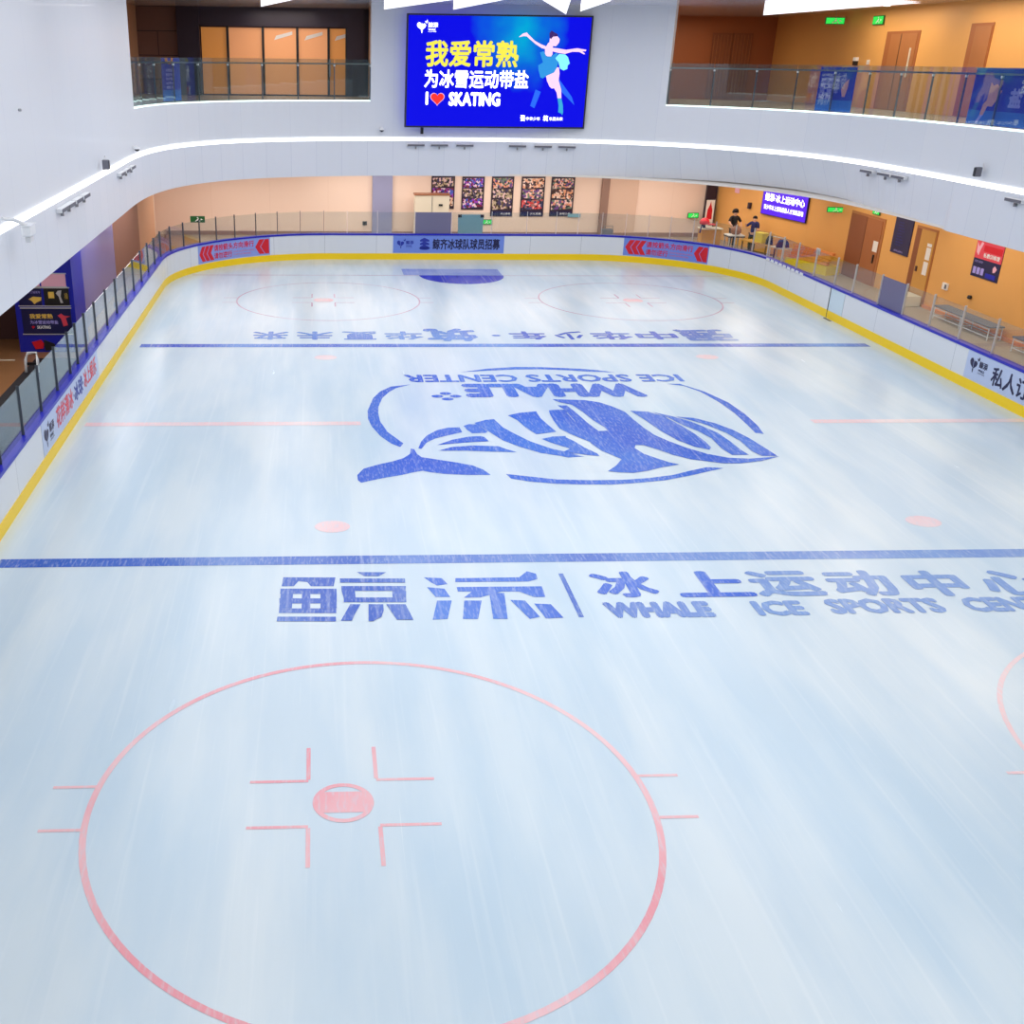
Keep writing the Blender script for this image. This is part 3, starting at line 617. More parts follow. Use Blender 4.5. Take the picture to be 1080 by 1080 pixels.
# left, ground level
seg('wall_left_dark', (-21.5, 9.15), (-14.5, 9.15), 0, ZB+0.04, M['dark_brown'])
seg('wall_left_violet', (-14.5, 9.1), (-14.5, 17.1), 0, ZB+0.04, M['violet'])
seg('wall_left_brown', (-14.5, 17.1), (-14.5, 23.6), 0, ZB+0.04, M['wall_brown'])
seg('wall_left_beige', (-14.5, 23.6), (-14.5, 28.7), 0, ZB+0.04, M['beige'])
seg('wall_left_peach', (-14.5, 28.7), (-15.0, 32.5), 0, ZB+0.04, M['peach'])
seg('wall_left', (-22, -36), (-22, 9.2), 0, ZC, M['dark_brown'])
# back, ground level
seg('wall_back', (-15.1, 32.5), (14.65, 32.5), 0, ZB+0.04, M['peach'])
struct(MB().box(-14.45, 32.38, 0.02, 14.6, 32.49, 0.22), 'baseboard_back', M['peach_dark'])
tag(MB().box(-3.45, 32.3, 0.02, -2.38, 32.5, ZB).build('pillar', M['pillar_blue'], bevel=0.01), 'narrow grey-blue pillar in the far peach wall', 'pillar')
pl = empty('wall_panel', (10.0, 32.45, 0), 'tall pale sliding panel with brown edge in the far wall', 'panel')
MB().box(8.87, 32.33, 0.02, 9.28, 32.49, ZB).build('edge_post', M['peach_dark'], pl)
MB().box(9.3, 32.40, 0.02, 10.85, 32.49, ZB).build('leaf', M['peach'], pl)
# right, ground level
RW = [(17.45, -36), (17.45, 21.6), (16.68, 24.17), (15.9, 27.72), (15.22, 32.5)]
for i, (a, b) in enumerate(zip(RW[:-1], RW[1:])):
    seg('wall_right' if i == 0 else 'wall_right_bend', b, a, 0, ZB+0.04, M['amber'], th=0.15)
struct(MB().box(17.36, -36, 0.02, 17.45, 14.3, 0.14), 'baseboard_right', M['orange'])
seg('wall_near', (22, -35.5), (-22, -35.5), 0, ZC, M['parapet'])
# upper left room
seg('wall_upper_back_left', (-13.25, 32.0), (-3.2, 32.0), ZF-0.1, ZC, M['dark_violet'])
seg('wall_upper_tiled', (-15.3, 31.9), (-13.25, 31.9), ZF-0.1, ZC, M['tile_brown'])
seg('wall_upper_side_left', (-15.2, 15.9), (-15.2, 32), ZF-0.1, ZC, M['beige'])
seg('wall_upper_side_middle', (-3.75, 32), (-3.75, 25.8), ZF-0.1, ZC, M['beige'])
# upper right hall
seg('wall_upper_back_right', (8.6, 34.6), (18.1, 34.6), ZF-0.1, ZC, M['brown_wall'])
seg('wall_upper_right', (18, 34.7), (18, -36), ZF-0.1, ZC, M['amber'])
seg('wall_upper_side_right', (9.4, 24.1), (9.4, 34.6), ZF-0.1, ZC, M['brown_wall'])

# ---------------------------------------------------------------- big video screen
scr = empty('video_screen', (1.72, 25.0, 5.99), 'big blue video screen with yellow and white lettering and a figure skater', 'screen')
KS = 0.9857; f0 = face((-2.33, 24.95, 5.99), (1, 0), (0, -1)); f = lambda u, v, w: f0(u*KS, v*KS, w)
def strait(mb, name, m, parent, bevel=0.0): return mb.build(name, M[m], parent, bevel=bevel)
mb = MB()
for q in ((-0.07, -0.07, 8.29, 0), (-0.07, 4.6, 8.29, 4.67), (-0.07, 0, 0, 4.6), (8.22, 0, 8.29, 4.6)): mb.box(q[0], q[1], -0.3, q[2], q[3], 0.02, f)
strait(mb, 'frame', 'black', scr)
dsp = MB().box(0, 0, -0.1, 8.22*KS, 4.6*KS, 0.0).build('display', M['screen'], None)
dsp.matrix_world = Matrix(((1, 0, 0, -2.33), (0, 0, -1, 24.95), (0, 1, 0, 5.99), (0, 0, 0, 1)))
dsp.parent = scr; dsp.matrix_parent_inverse = scr.matrix_basis.inverted()
def sctext(s, x0, y0, x1, y1, m, bold=0.035):
    return text(s, f, x0, y0, x1, y1, 0.006, bold).build('lettering', M[m], scr, fixn=False)
sctext('我爱常熟', 0.80, 2.50, 5.03, 3.62, 'led_yellow', 0.03)
sctext('为冰雪运动带盐', 0.78, 1.62, 5.55, 2.40, 'led_white', 0.025)
sctext('I', 0.86, 0.90, 0.98, 1.46, 'led_white', 0.05)
sctext('SKATING', 1.92, 0.86, 4.30, 1.46, 'led_white', 0.05)
mb = MB(); P = []
for k in range(40):
    t = 2*PI*k/40; P.append((1.4+0.3*math.sin(t)**3*1.0, 1.18+0.3*(13*math.cos(t)-5*math.cos(2*t)-2*math.cos(3*t)-math.cos(4*t))/17))
mb.add([f(u, v, 0.006) for u, v in P], [tuple(range(40))]); mb.build('heart', M['led_red'], scr, fixn=False)
mb = MB(); mb.add([f(1.4+(u-1.4)*1.1, 1.18+(v-1.18)*1.1, 0.004) for u, v in P], [tuple(range(40))]); mb.build('heart_outline', M['led_skin'], scr, fixn=False)
heartname(f, 0.38, 3.88, 0.45, 0.006).build('logo', M['led_white'], scr, fixn=False)
sctext('强', 5.28, 0.24, 5.50, 0.50, 'led_white', 0.05); sctext('中华少年', 5.54, 0.27, 6.20, 0.43, 'led_white', 0.02)
sctext('筑', 6.34, 0.24, 6.58, 0.50, 'led_white', 0.05); sctext('华夏未来', 6.62, 0.27, 7.26, 0.43, 'led_white', 0.02)
SK = {'skin':[[(4.97,3.76),(5.15,3.91),(5.33,3.96),(5.42,3.87),(5.71,3.63),(6.0,3.49),(6.23,3.41),(6.29,3.28),(6.06,3.32),(5.77,3.48),(5.48,3.69),(5.34,3.8),(5.2,3.81)],[(6.52,3.35),(6.84,3.32),(7.17,3.27),(7.67,3.34),(8.09,3.28),(8.07,3.22),(7.91,3.22),(8.05,3.11),(7.99,3.09),(7.77,3.19),(7.45,3.19),(7.13,3.1),(6.81,3.14),(6.55,3.2)],[(6.2,3.32),(6.32,3.53),(6.38,3.57),(6.55,3.43),(6.56,3.08),(6.48,2.95),(6.22,3.03)],[(6.39,3.74),(6.52,3.82),(6.73,3.82),(6.84,3.7),(6.82,3.56),(6.69,3.41),(6.51,3.42),(6.38,3.57)],[(6.33,2.19),(6.69,2.37),(6.72,2.53),(6.9,2.54),(6.95,2.28),(6.93,1.99),(7.08,1.61),(7.12,1.24),(6.94,1.24),(6.88,1.48),(6.74,1.67),(6.65,1.64),(6.53,1.73),(6.39,1.98)]],'hair':[[(6.37,3.76),(6.35,3.94),(6.44,4.05),(6.58,3.97),(6.72,3.91),(6.74,3.82),(6.52,3.8),(6.44,3.7)]],'dress':[[(5.98,3.15),(6.16,3.2),(6.29,2.99),(6.5,2.99),(6.72,3.14),(6.81,3.12),(6.69,2.87),(6.86,2.77),(6.81,2.54),(6.69,2.32),(6.38,2.19),(6.2,2.07),(6.08,2.11),(5.97,2.4),(5.94,2.61),(6.15,2.74)]],'frill':[[(6.69,2.91),(6.86,3.1),(7.14,3.08),(7.28,2.96),(7.38,2.71),(7.29,2.62),(7.29,2.48),(7.12,2.41),(6.95,2.49),(6.86,2.75)]],'boot':[[(6.94,1.24),(7.12,1.24),(7.22,0.92),(7.25,0.64),(7.22,0.51),(7.16,0.59),(7.02,0.64),(7.02,0.92)]],'glow':[[(6.74,4.52),(5.97,4.51),(5.32,4.09),(4.93,3.68),(5.18,2.77),(5.96,2.86),(6.49,3.7)],[(7.02,2.79),(7.98,1.87),(8.06,1.62),(7.55,2.04),(6.95,2.54)],[(6.41,1.81),(6.26,0.74),(6.46,0.61),(6.56,1.64)],[(6.75,1.65),(6.71,0.92),(6.9,0.87),(6.9,1.48)]]}
for k, (key, m) in enumerate((('glow', 'screen_glow'), ('skin', 'led_skin2'), ('boot', 'led_boot'), ('frill', 'led_frill'), ('dress', 'led_dress'), ('hair', 'led_hair'))):
    if key == 'glow': continue
    mb = MB()
    for j, poly in enumerate(SK[key]): mb.add([f(u, v, 0.008+0.003*k+0.0005*j) for u, v in poly], [tuple(range(len(poly)))])
    mb.build('skater_'+key, M[m], scr, fixn=False)
MB().add([f(*q, 0.004) for q in ((6.9, 2.1), (7.6, 1.3), (7.75, 0.95), (7.35, 1.3), (6.75, 1.8))], [(0, 1, 2, 3, 4)]).build('light_ray', M['screen_glow'], scr, fixn=False)
MB().add([f(*q, 0.004) for q in ((5.9, 1.6), (5.7, 0.9), (5.9, 0.8), (6.15, 1.5))], [(0, 1, 2, 3)]).build('light_ray', M['screen_glow'], scr, fixn=False)

# ---------------------------------------------------------------- upper glass balustrades
def balustrade(name, sa, sb, posts, label):
    r = empty(name, (*fpt((sa+sb)/2, 0.18), ZF), label, 'glass railing')
    band('base_strip', sa, sb, ZF-0.02, ZF+0.03, 0.05, 0.22, M['strip_cool'], r, 0.4)
    P = [sa]+posts+[sb]
    for a, b in zip(P[:-1], P[1:]):
        band('glass_pane', a+0.02, b-0.02, ZF+0.04, 8.72, 0.13, 0.15, M['glass_rail'], r, 0.6)
    band('handrail', sa, sb, 8.50, 8.56, 0.16, 0.22, M['steel'], r, 0.4)
    for s in P:
        x, y = fpt(s, 0.18)
        MB().box(x-0.025, y-0.025, ZF, x+0.025, y+0.025, 8.52).build('post', M['alu_dark'], r)
        MB().lathe((x, y, 8.42), [(0.05, 0), (0.05, 0.07)], 8).build('bracket', M['steel_white'], r)
    return r
LPOST = [sL+0.02+k*((sM0-sL)/9) for k in range(1, 9)]
balustrade('glass_balustrade', sL+0.02, sM0-0.02, LPOST, 'curved glass balustrade of the upper gallery left of the video screen')
nR = 24; RPOST = [sM1+0.02+1.95*k for k in range(1, nR)]
balustrade('glass_balustrade', sM1+0.02, sM1+0.02+1.95*nR, RPOST, 'long curved glass balustrade of the upper gallery right of the video screen')
# blue posters hung inside the glass
def gposter(s0, length, z0, z1, label):
    r = empty('hanging_banner', (*fpt(s0+length/2, 0.3), z0), label, 'banner')
    def g(u, v, w): return (*fpt(s0+u, 0.30-w), z0+v)
    MB().strip(g, 0, length, 0, z1-z0, -0.01, 0.0, 8).build('sheet', M['print_blue'], r)
    MB().strip(g, 0, length, 0, 0.42, 0.0, 0.003, 8).build('lower_field', M['print_sky'], r)
    return r, g
sA = fnear(12.9, 18.6)+0.45
r, g = gposter(sA, 1.95, 7.05, 8.66, 'blue hanging banner with small lilac lettering behind the right upper glass')
for k, t in enumerate(('冰雪运动', '我爱常熟', '青少年')):
    mb = MB()
    for j, ch in enumerate(t): text(ch, g, 0.12+k*0.36, 1.05-j*0.2, 0.38+k*0.36, 1.22-j*0.2, 0.006, 0.02, mb)
    mb.build('lettering', M['print_lilac'], r, fixn=False)
MB().prism([(1.35, 0.55), (1.25, 0.8), (1.35, 1.0), (1.6, 1.2), (1.6, 0.9), (1.5, 0.55)], g, 0.003, 0.006).build('figure', M['skin_print'], r)
sB = fnear(14.34, 9.45)
r, g = gposter(sB, 4.6, 7.05, 8.70, 'large blue hanging banner with a skater leg picture at the right edge')
MB().prism([(0.95, 1.25), (1.1, 1.15), (1.3, 1.2), (1.6, 1.0), (1.45, 0.8), (1.25, 0.55), (1.0, 0.55), (0.9, 0.7)], g, 0.003, 0.006).build('figure', M['skin_print'], r)
MB().prism([(0.9, 0.72), (1.02, 0.58), (0.85, 0.28), (0.68, 0.28), (0.75, 0.6)], g, 0.003, 0.006).build('figure', M['skin_print'], r)
MB().prism([(0.85, 0.28), (0.68, 0.28), (0.5, -0.0+0.05), (0.62, 0.04)], g, 0.003, 0.006).build('figure', M['print_lilac'], r)
text('盐', g, 2.05, 0.55, 2.7, 1.1, 0.006, 0.05).build('lettering', M['print_lilac'], r, fixn=False)
text('我爱常熟', g, 2.9, 0.6, 4.4, 1.1, 0.006, 0.05).build('lettering', M['print_lilac'], r, fixn=False)
sC = fnear(-12.25, 20.0)
r, g = gposter(sC, 1.35, 7.08, 8.7, 'narrow deep blue hanging banner behind the left upper glass')
mb = MB()
for j in range(5):
    text(('冰雪运动', '我爱常熟', '为冰雪运', '动带盐', '鲸添')[j], g, 0.3, 1.1-j*0.16, 0.95, 1.22-j*0.16, 0.006, 0.01, mb)
mb.build('lettering', M['print_lilac'], r, fixn=False)
MB().prism([(0.3, 1.62), (0.3, 1.45), (0.62, 1.38), (0.9, 1.45), (0.9, 1.62), (0.75, 1.62), (0.72, 1.5), (0.5, 1.5), (0.48, 1.62)], g, 0.003, 0.006).build('figure', M['orange'], r)

# ---------------------------------------------------------------- upper left shopfront
sf = empty('shopfront', (-8.5, 31.9, ZF), 'dark framed glazed shopfront with warm light behind, upper left gallery', 'shopfront')
MB().box(-12.1, 31.6, 10.15, -4.0, 31.98, 11.0).build('header', M['dark_violet'], sf)
MB().box(-13.2, 31.5, ZF, -12.1, 31.98, 11.0).build('pilaster', M['dark_violet'], sf)
MB().box(-4.85, 31.6, ZF, -3.95, 31.98, 10.15).build('pilaster', M['dark_violet'], sf)
M['warm_glow'] = mat('warm_glow', (222, 160, 110), 0.25, emit=(214, 140, 92), es=0.35)
M['warm_glow2'] = mat('warm_glow2', (205, 140, 70), 0.25, emit=(196, 124, 56), es=0.35)
X = [-12.1, -10.75, -9.0, -7.3, -5.75, -4.85]
for i in range(5):
    MB().box(X[i]+0.05, 31.84, ZF+0.05, X[i+1]-0.05, 31.9, 10.1).build('window_pane', M['warm_glow' if i in (1, 2, 3) else 'warm_glow2'], sf)
    MB().box(X[i+1]-0.06, 31.7, ZF, X[i+1]+0.06, 31.95, 10.15).build('mullion', M['black'], sf)
MB().box(-5.72, 31.62, ZF+0.9, -5.66, 31.7, ZF+1.7).build('door_handle', M['steel'], sf)
for i in range(3):
    t = (-8.45+i*1.5)
    MB().prism([(t, 9.55), (t+0.9, 9.8), (t+0.9, 9.95), (t+0.1, 9.75)], lambda u, v, w: (u, 31.83-w, v), 0, 0.01).build('sticker', M['paper'], sf)

# ---------------------------------------------------------------- upper right doors and signs
WR = face((18, 22.45, ZF), (0, -1), (-1, 0))
lf = empty('lift_door', (18, 21.1, ZF), 'brown lift with two sliding doors in the upper right wall', 'lift door')
MB().box(0, 0, 0.0, 2.75, 3.05, 0.03, WR).build('surround', M['wood_door'], lf)
MB().box(0.45, 0, 0.03, 1.28, 2.95, 0.05, WR).build('door', M['wood'], lf)
MB().box(1.34, 0, 0.03, 2.6, 2.95, 0.05, WR).build('door', M['wood'], lf)
MB().box(1.28, 0, 0.03, 1.34, 2.95, 0.045, WR).build('door_gap', M['black'], lf)
MB().box(2.25, 1.3, 0.05, 2.32, 2.4, 0.09, WR).build('handle', M['cream'], lf)
dr = empty('service_door', (18, 15.4, ZF), 'tall narrow plain wooden door near the right edge of the upper wall', 'door')
g2 = face((18, 16.1, ZF), (0, -1), (-1, 0))
MB().box(0, 0, 0.0, 1.45, 3.2, 0.03, g2).build('frame', M['wood_door'], dr); MB().box(0.35, 0, 0.03, 1.38, 3.1, 0.05, g2).build('leaf', M['wood'], dr)
cb = empty('wall_cabinet_doors', (15.6, 34.5, ZF), 'pair of ribbed brown wooden doors in the upper back wall', 'doors')
g2 = face((14.6, 34.58, ZF), (1, 0), (0, -1))
for i in range(2): MB().box(i*1.1, 0, 0.0, i*1.1+1.06, 3.2, 0.05, g2).build('leaf', M['wood_door_dark'], cb)
for i in range(12): MB().box(0.08+i*0.18, 0.1, 0.05, 0.11+i*0.18, 3.1, 0.07, g2).build('batten', M['wood_door'], cb)
def exit_sign(loc, r, n, label, w=0.55, h=0.28, mats=('exit_green', 'white'), drop=0.0):
    e = empty('exit_sign', loc, label, 'exit sign'); g = face(loc, r, n)
    MB().box(-w/2, 0, -0.04, w/2, h, 0.0, g).build('housing', M['exit_dark'], e)
    MB().box(-w/2+0.03, 0.03, 0.0, w/2-0.03, h-0.03, 0.006, g).build('face', M[mats[0]], e)
    mb = MB()   # running figure and arrow
    for pts in ([(-0.02, 0.2), (0.03, 0.2), (0.03, 0.24), (-0.02, 0.24)], [(-0.06, 0.1), (0.02, 0.19), (0.06, 0.17), (0.0, 0.08)], [(-0.1, 0.05), (-0.05, 0.12), (-0.02, 0.1), (-0.06, 0.04)], [(0.0, 0.1), (0.06, 0.08), (0.06, 0.04), (0.09, 0.04), (0.09, 0.1)], [(0.12, 0.1), (0.2, 0.14), (0.12, 0.18)]):
        mb.add([g(u*w/0.55, v*h/0.28, 0.009) for u, v in pts], [tuple(range(len(pts)))])
    mb.build('pictogram', M[mats[1]], e, fixn=False)
    if drop > 0: MB().tube([g(0, h, -0.02), g(0, h+drop, -0.02)], 0.012, 6).build('hanger', M['steel'], e)
    return e
exit_sign((17.3, 26.2, 10.42), (1, 0), (0, -1), 'green exit sign left of its twin above the lift', 0.9, 0.3, drop=0.28)
exit_sign((17.93, 23.4, 10.34), (0, -1), (-1, 0), 'green exit sign on the wall above the lift', 0.95, 0.36)
for x, y, w in ((15.6, 25.2, 'left'), (16.2, 19.4, 'right')):
    d = empty('downlight', (x, y, 10.98), 'bright round downlight in the upper right ceiling, the '+w+' of two', 'light')
    MB().lathe((x, y, 10.93), [(0.2, 0), (0.2, 0.07)], 20).build('rim', M['white'], d); MB().lathe((x, y, 10.90), [(0.16, 0), (0.16, 0.03)], 20).build('bulb', M['lamp'], d)
pk = empty('payphone', (17.95, 24.2, 8.75), 'small black and white wall fitting left of the lift', 'wall fitting')
MB().box(17.86, 24.7, 8.72, 18.0, 24.95, 8.9).build('case', M['black'], pk); MB().box(17.86, 24.7, 8.9, 18.0, 24.95, 9.05).build('cover', M['white'], pk)
tag(MB().box(17.94, 23.6, 8.75, 18.0, 23.8, 8.95).build('call_panel', M['paper'], bevel=0.01), 'small pale square switch plate beside the lift', 'switch')

# ---------------------------------------------------------------- white folded ceiling panels that hang over the ice
def baffle(x0, x1, y, zl, label, lo=None):
    o = MB()
    z = 10.98
    A, B, C = (x0, y, zl), (x0, y, z), (x1, y, z)
    D, E = (x0+0.5*(x1-x0), y-1.6, z), (x0+0.1*(x1-x0), y-1.2, z)
    o.add([A, B, C, D, E], [(0, 2, 1), (0, 3, 2), (0, 4, 3), (0, 1, 4), (1, 2, 3, 4)])
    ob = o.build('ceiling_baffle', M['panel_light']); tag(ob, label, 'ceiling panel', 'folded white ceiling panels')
    return ob
baffle(-3.69, -0.6, 20.3, 10.55, 'lit white triangular ceiling panel above the left end of the video screen')
baffle(-0.93, 1.2, 20.3, 10.58, 'lit white triangular ceiling panel above the middle of the video screen')
baffle(3.61, 2.6, 20.3, 10.47, 'small lit white triangular panel right of the screen middle, tip lowest')
baffle(4.18, 5.4, 20.3, 10.58, 'lit white triangular ceiling panel above the right end of the video screen')
baffle(-8.61, -6.9, 21.4, 10.63, 'lit white triangular ceiling panel in front of the upper left shopfront')
baffle(10.99, 17.2, 18.6, 10.47, 'widest lit white triangular ceiling panel, in front of the amber upper wall')

# ---------------------------------------------------------------- small fittings on the gallery front
def onfront(x, y, z):
    s = fnear(x, y); 
    def g(u, v, w): return (*fpt(s+u, -w), z+v)
    return g, (*fpt(s), z)
for k, (x, y, wh) in enumerate([(-1.82, 25.65, 'leftmost of the left three under the screen'), (-0.67, 25.68, 'middle of the left three under the screen'), (0.5, 25.7, 'rightmost of the left three under the screen'), (2.92, 25.55, 'leftmost of the right three under the screen'), (4.08, 25.4, 'middle of the right three under the screen'), (5.2, 25.1, 'rightmost of the right three under the screen'),
        (-13.1, 2.2, 'nearest of the four on the left front'), (-13.1, 3.1, 'second of the four on the left front'), (-13.1, 4.1, 'third of the four on the left front'), (-13.1, 5.1, 'farthest of the four on the left front'),
        (-13.1, 11.4, 'first of the three beyond the left camera'), (-13.1, 12.5, 'middle of the three beyond the left camera'), (-13.1, 13.7, 'last of the three beyond the left camera'),
        (14.1, 14.1, 'left of three on the right front'), (14.25, 13.0, 'middle of three on the right front'), (14.3, 12.0, 'right of three on the right front'), (14.35, 5.3, 'at the right edge of the right front')]):
    g, c = onfront(x, y, 5.12)
    e = empty('stage_spotlight', c, 'low white floodlight bar on the gallery front, '+wh, 'floodlight', 'floodlights under the light strip')
    MB().box(-0.42, -0.06, 0.0, 0.42, 0.05, 0.16, g).build('housing', M['steel_white'], e, bevel=0.01)
    MB().box(-0.40, -0.05, 0.16, 0.40, 0.035, 0.175, g).build('grille', M['seat_grey'], e)
    MB().box(-0.03, -0.18, 0.02, 0.03, -0.06, 0.1, g).build('bracket', M['steel'], e)
def dome(x, y, z, label):
    g, c = onfront(x, y, z)
    e = empty('dome_camera', c, label, 'camera')
    P = g(0, 0, 0.1)
    MB().lathe((P[0], P[1], P[2]), [(0.12, 0.08), (0.12, 0.0)], 14).build('base', M['white'], e)
    MB().lathe((P[0], P[1], P[2]-0.08), [(0.03, 0), (0.08, 0.03), (0.10, 0.08)], 14).build('dome', M['black'], e, smooth=True)
    MB().box(-0.05, 0.05, -0.05, 0.05, 0.12, 0.1, g).build('arm', M['white'], e)
dome(-3.42, 25.6, 5.76, 'small dome camera on the white front left of the screen')
dome(-13.1, 15.0, 5.64, 'small dome camera where the left front bends')
def speaker(x, y, z, label, ws=0.11):
    gg, c = onfront(x, y, z); g = lambda u, v, w: gg(u*0.6, v*0.75, w)
    e = empty('wall_speaker', c, label, 'speaker')
    MB().box(-ws, -0.18, 0.05, ws, 0.2, 0.25, g).build('case', M['seat_grey'], e, bevel=0.02); MB().box(-ws+0.02, -0.16, 0.25, ws-0.02, 0.18, 0.265, g).build('grille', M['black'], e)
    MB().tube([g(0.1, 0.2, 0.05), g(0.25, 0.35, 0.12), g(0.35, 0.1, 0.1)], 0.015, 6).build('bracket', M['steel_white'], e)
speaker(-1.58, 25.6, 5.74, 'small dark speaker on the white front just below the screen')
speaker(-13.1, 8.4, 5.66, 'slim dark speaker standing on the left light strip')
speaker(14.35, 7.4, 5.72, 'small dark speaker standing on the right light strip')
e = empty('surveillance_camera', (-12.9, -1.0, 5.2), 'large white box camera on a bracket at the left light strip', 'camera')
g0_ = face((-12.7, -2.62, 5.28), (0, 1), (1, 0)); g = lambda u, v, w: g0_(u*0.62, v*0.62, w*0.62)
MB().box(-0.42, -0.18, -0.16, 0.36, 0.18, 0.16, g).build('housing', M['white_gloss'], e, bevel=0.03)
MB().box(0.36, -0.14, -0.12, 0.40, 0.14, 0.12, g).build('lens_window', M['black'], e)
MB().box(-0.46, 0.18, -0.18, 0.44, 0.2, 0.18, g).build('sun_hood', M['white_gloss'], e)
MB().tube([(-13.05, -3.3, 5.6), (-12.9, -3.0, 5.55), (-12.72, -2.7, 5.4)], 0.04, 8).build('bracket', M['steel_white'], e)
MB().box(-0.25, -0.4, -0.1, 0.22, -0.2, 0.1, g).build('lower_lamp', M['steel_white'], e, bevel=0.02)
for y, z in ((-4.3, 7.35), (-0.9, 7.6)):
    e = tag(MB().lathe((-13.04, y, z), [(0.03, 0), (0.045, 0.03), (0.03, 0.06)], 8).build('cable_anchor', M['steel']), 'tiny cable anchor on the white left wall', 'anchor', 'cable anchors on the left wall')

# ---------------------------------------------------------------- far wall, ground level
BW = face((0, 32.49, 0), (1, 0), (0, -1))
PAL = [[(60, 40, 36), (235, 190, 165), (240, 220, 205), (90, 60, 70), (226, 160, 120)], [(30, 40, 70), (70, 90, 190), (150, 60, 180), (235, 205, 215), (120, 30, 60)], [(40, 30, 40), (190, 170, 140), (60, 50, 90), (225, 190, 190), (100, 80, 60)], [(40, 36, 60), (200, 60, 60), (160, 110, 100), (60, 70, 110), (230, 170, 170)], [(50, 50, 60), (110, 130, 110), (235, 200, 190), (110, 70, 140), (225, 150, 120)]]
POS = [(-0.30, 0.95, 1.42, 3.10, 'partly hidden behind the white cabinet'), (1.34, 2.54, 1.38, 3.08, 'second from the left'), (2.93, 4.12, 1.05, 3.1, 'middle one'), (4.53, 5.8, 1.05, 3.1, 'second from the right'), (6.14, 7.40, 1.06, 3.1, 'rightmost')]
for i, (x0, x1, z0, z1, wh) in enumerate(POS):
    e = empty('photo_poster', ((x0+x1)/2, 32.45, z0), 'dark framed photo collage on the far wall, '+wh, 'poster', 'tall photo collages on the far wall')
    MB().box(x0, z0, 0.0, x1, z1, 0.04, BW).build('frame', M['dark_violet'], e)
    H = z1-z0; foot = 0.3 if i > 1 else 0.05; h = (H-foot-0.1)/3
    for k in range(3):
        zz = z0+foot+k*h+0.03; a = 0.08*(1 if k % 2 else -1)
        MB().prism([(x0+0.07, zz+max(0, a)), (x1-0.07, zz+max(0, -a)), (x1-0.07, zz+h-0.03+max(0, -a)*.3), (x0+0.07, zz+h-0.03)], BW, 0.04, 0.046).build('photograph', photo_mat('photo', PAL[(i+k) % 5] if (i+k) % 3 else PAL[i], 9.0+k, i*3.1+k), e)
    if i > 1:
        MB().box(x0+0.05, z0+0.04, 0.04, x1-0.05, z0+0.26, 0.046, BW).build('caption_band', M['navy'], e)
        text(('冰上运动', '少儿花滑', '冰球少年')[i-2], BW, x0+0.55, z0+0.09, x1-0.12, z0+0.2, 0.05, 0.02).build('lettering', M['white'], e, fixn=False)
c = empty('white_cabinet', (-0.37, 31.5, 0.02), 'cream metal cabinet with brown trim standing at the far wall', 'cabinet')
MB().box(-1.27, 31.15, 0.02, 0.54, 31.9, 2.25).build('body', M['cream'], c, bevel=0.01)
MB().box(-1.31, 31.12, 2.25, 0.58, 31.93, 2.31).build('top_trim', M['leather'], c)
MB().box(-0.38, 31.13, 0.1, -0.36, 31.15, 2.2).build('door_gap', M['seat_grey'], c)
MB().box(-0.02, 31.1, 1.72, 0.18, 31.15, 1.82).build('handle', M['black'], c)
t = empty('clear_panel_rack', (1.1, 27.0, 0.02), 'pale teal acrylic board with black corner clips behind the far boards', 'board')
g = face((0.48, 27, 0.02), (1, 0), (0, -1))
MB().prism([(0.05, 0.3), (1.2, 0.3), (1.27, 1.7), (1.19, 1.82), (0.1, 1.82), (0.0, 1.7)], g, 0, 0.04).build('panel', M['teal'], t)
for u, v in ((0.0, 1.68), (1.1, 1.68)): MB().box(u, v, 0.04, u+0.18, v+0.14, 0.06, g).build('corner_clip', M['black'], t)
for u in (0.02, 1.2): MB().box(u, 0, -0.02, u+0.05, 1.7, 0.0, g).build('leg', M['black'], t)
exit_sign((2.75, 32.43, 0.62), (1, 0), (0, -1), 'bright green exit sign low on the far wall between the photo posters', 0.62, 0.26)
exit_sign((14.0, 32.3, 1.02), (1, 0), (0, -1), 'green exit sign low on the far wall near the red poster', 0.6, 0.28)
exit_sign((-12.6, 30.9, 0.86), (1, 0), (0, -1), 'dim green exit sign low at the left end of the far wall', 0.75, 0.32, ('exit_dark', 'white'))
tag(MB().box(-3.95, 32.42, 0.55, -3.72, 32.49, 0.75).build('wall_socket', M['black'], bevel=0.01), 'small black socket plate beside the grey-blue pillar', 'socket')
tag(MB().box(7.15, 32.41, 1.02, 7.85, 32.44, 1.2).build('notice_strip', M['teal']), 'small pale blue strip below the rightmost photo poster', 'notice')
sp = empty('step_box', (9.1, 31.5, 0.02), 'small grey step box with handle at the foot of the far wall', 'box')
MB().box(8.85, 31.2, 0.02, 9.4, 31.7, 0.55).build('body', M['seat_grey'], sp, bevel=0.02)
for x in (8.88, 9.34): MB().box(x, 31.2, 0.55, x+0.03, 31.25, 0.75).build('handle', M['steel'], sp)
MB().box(8.88, 31.2, 0.72, 9.37, 31.25, 0.75).build('handle_bar', M['steel'], sp)
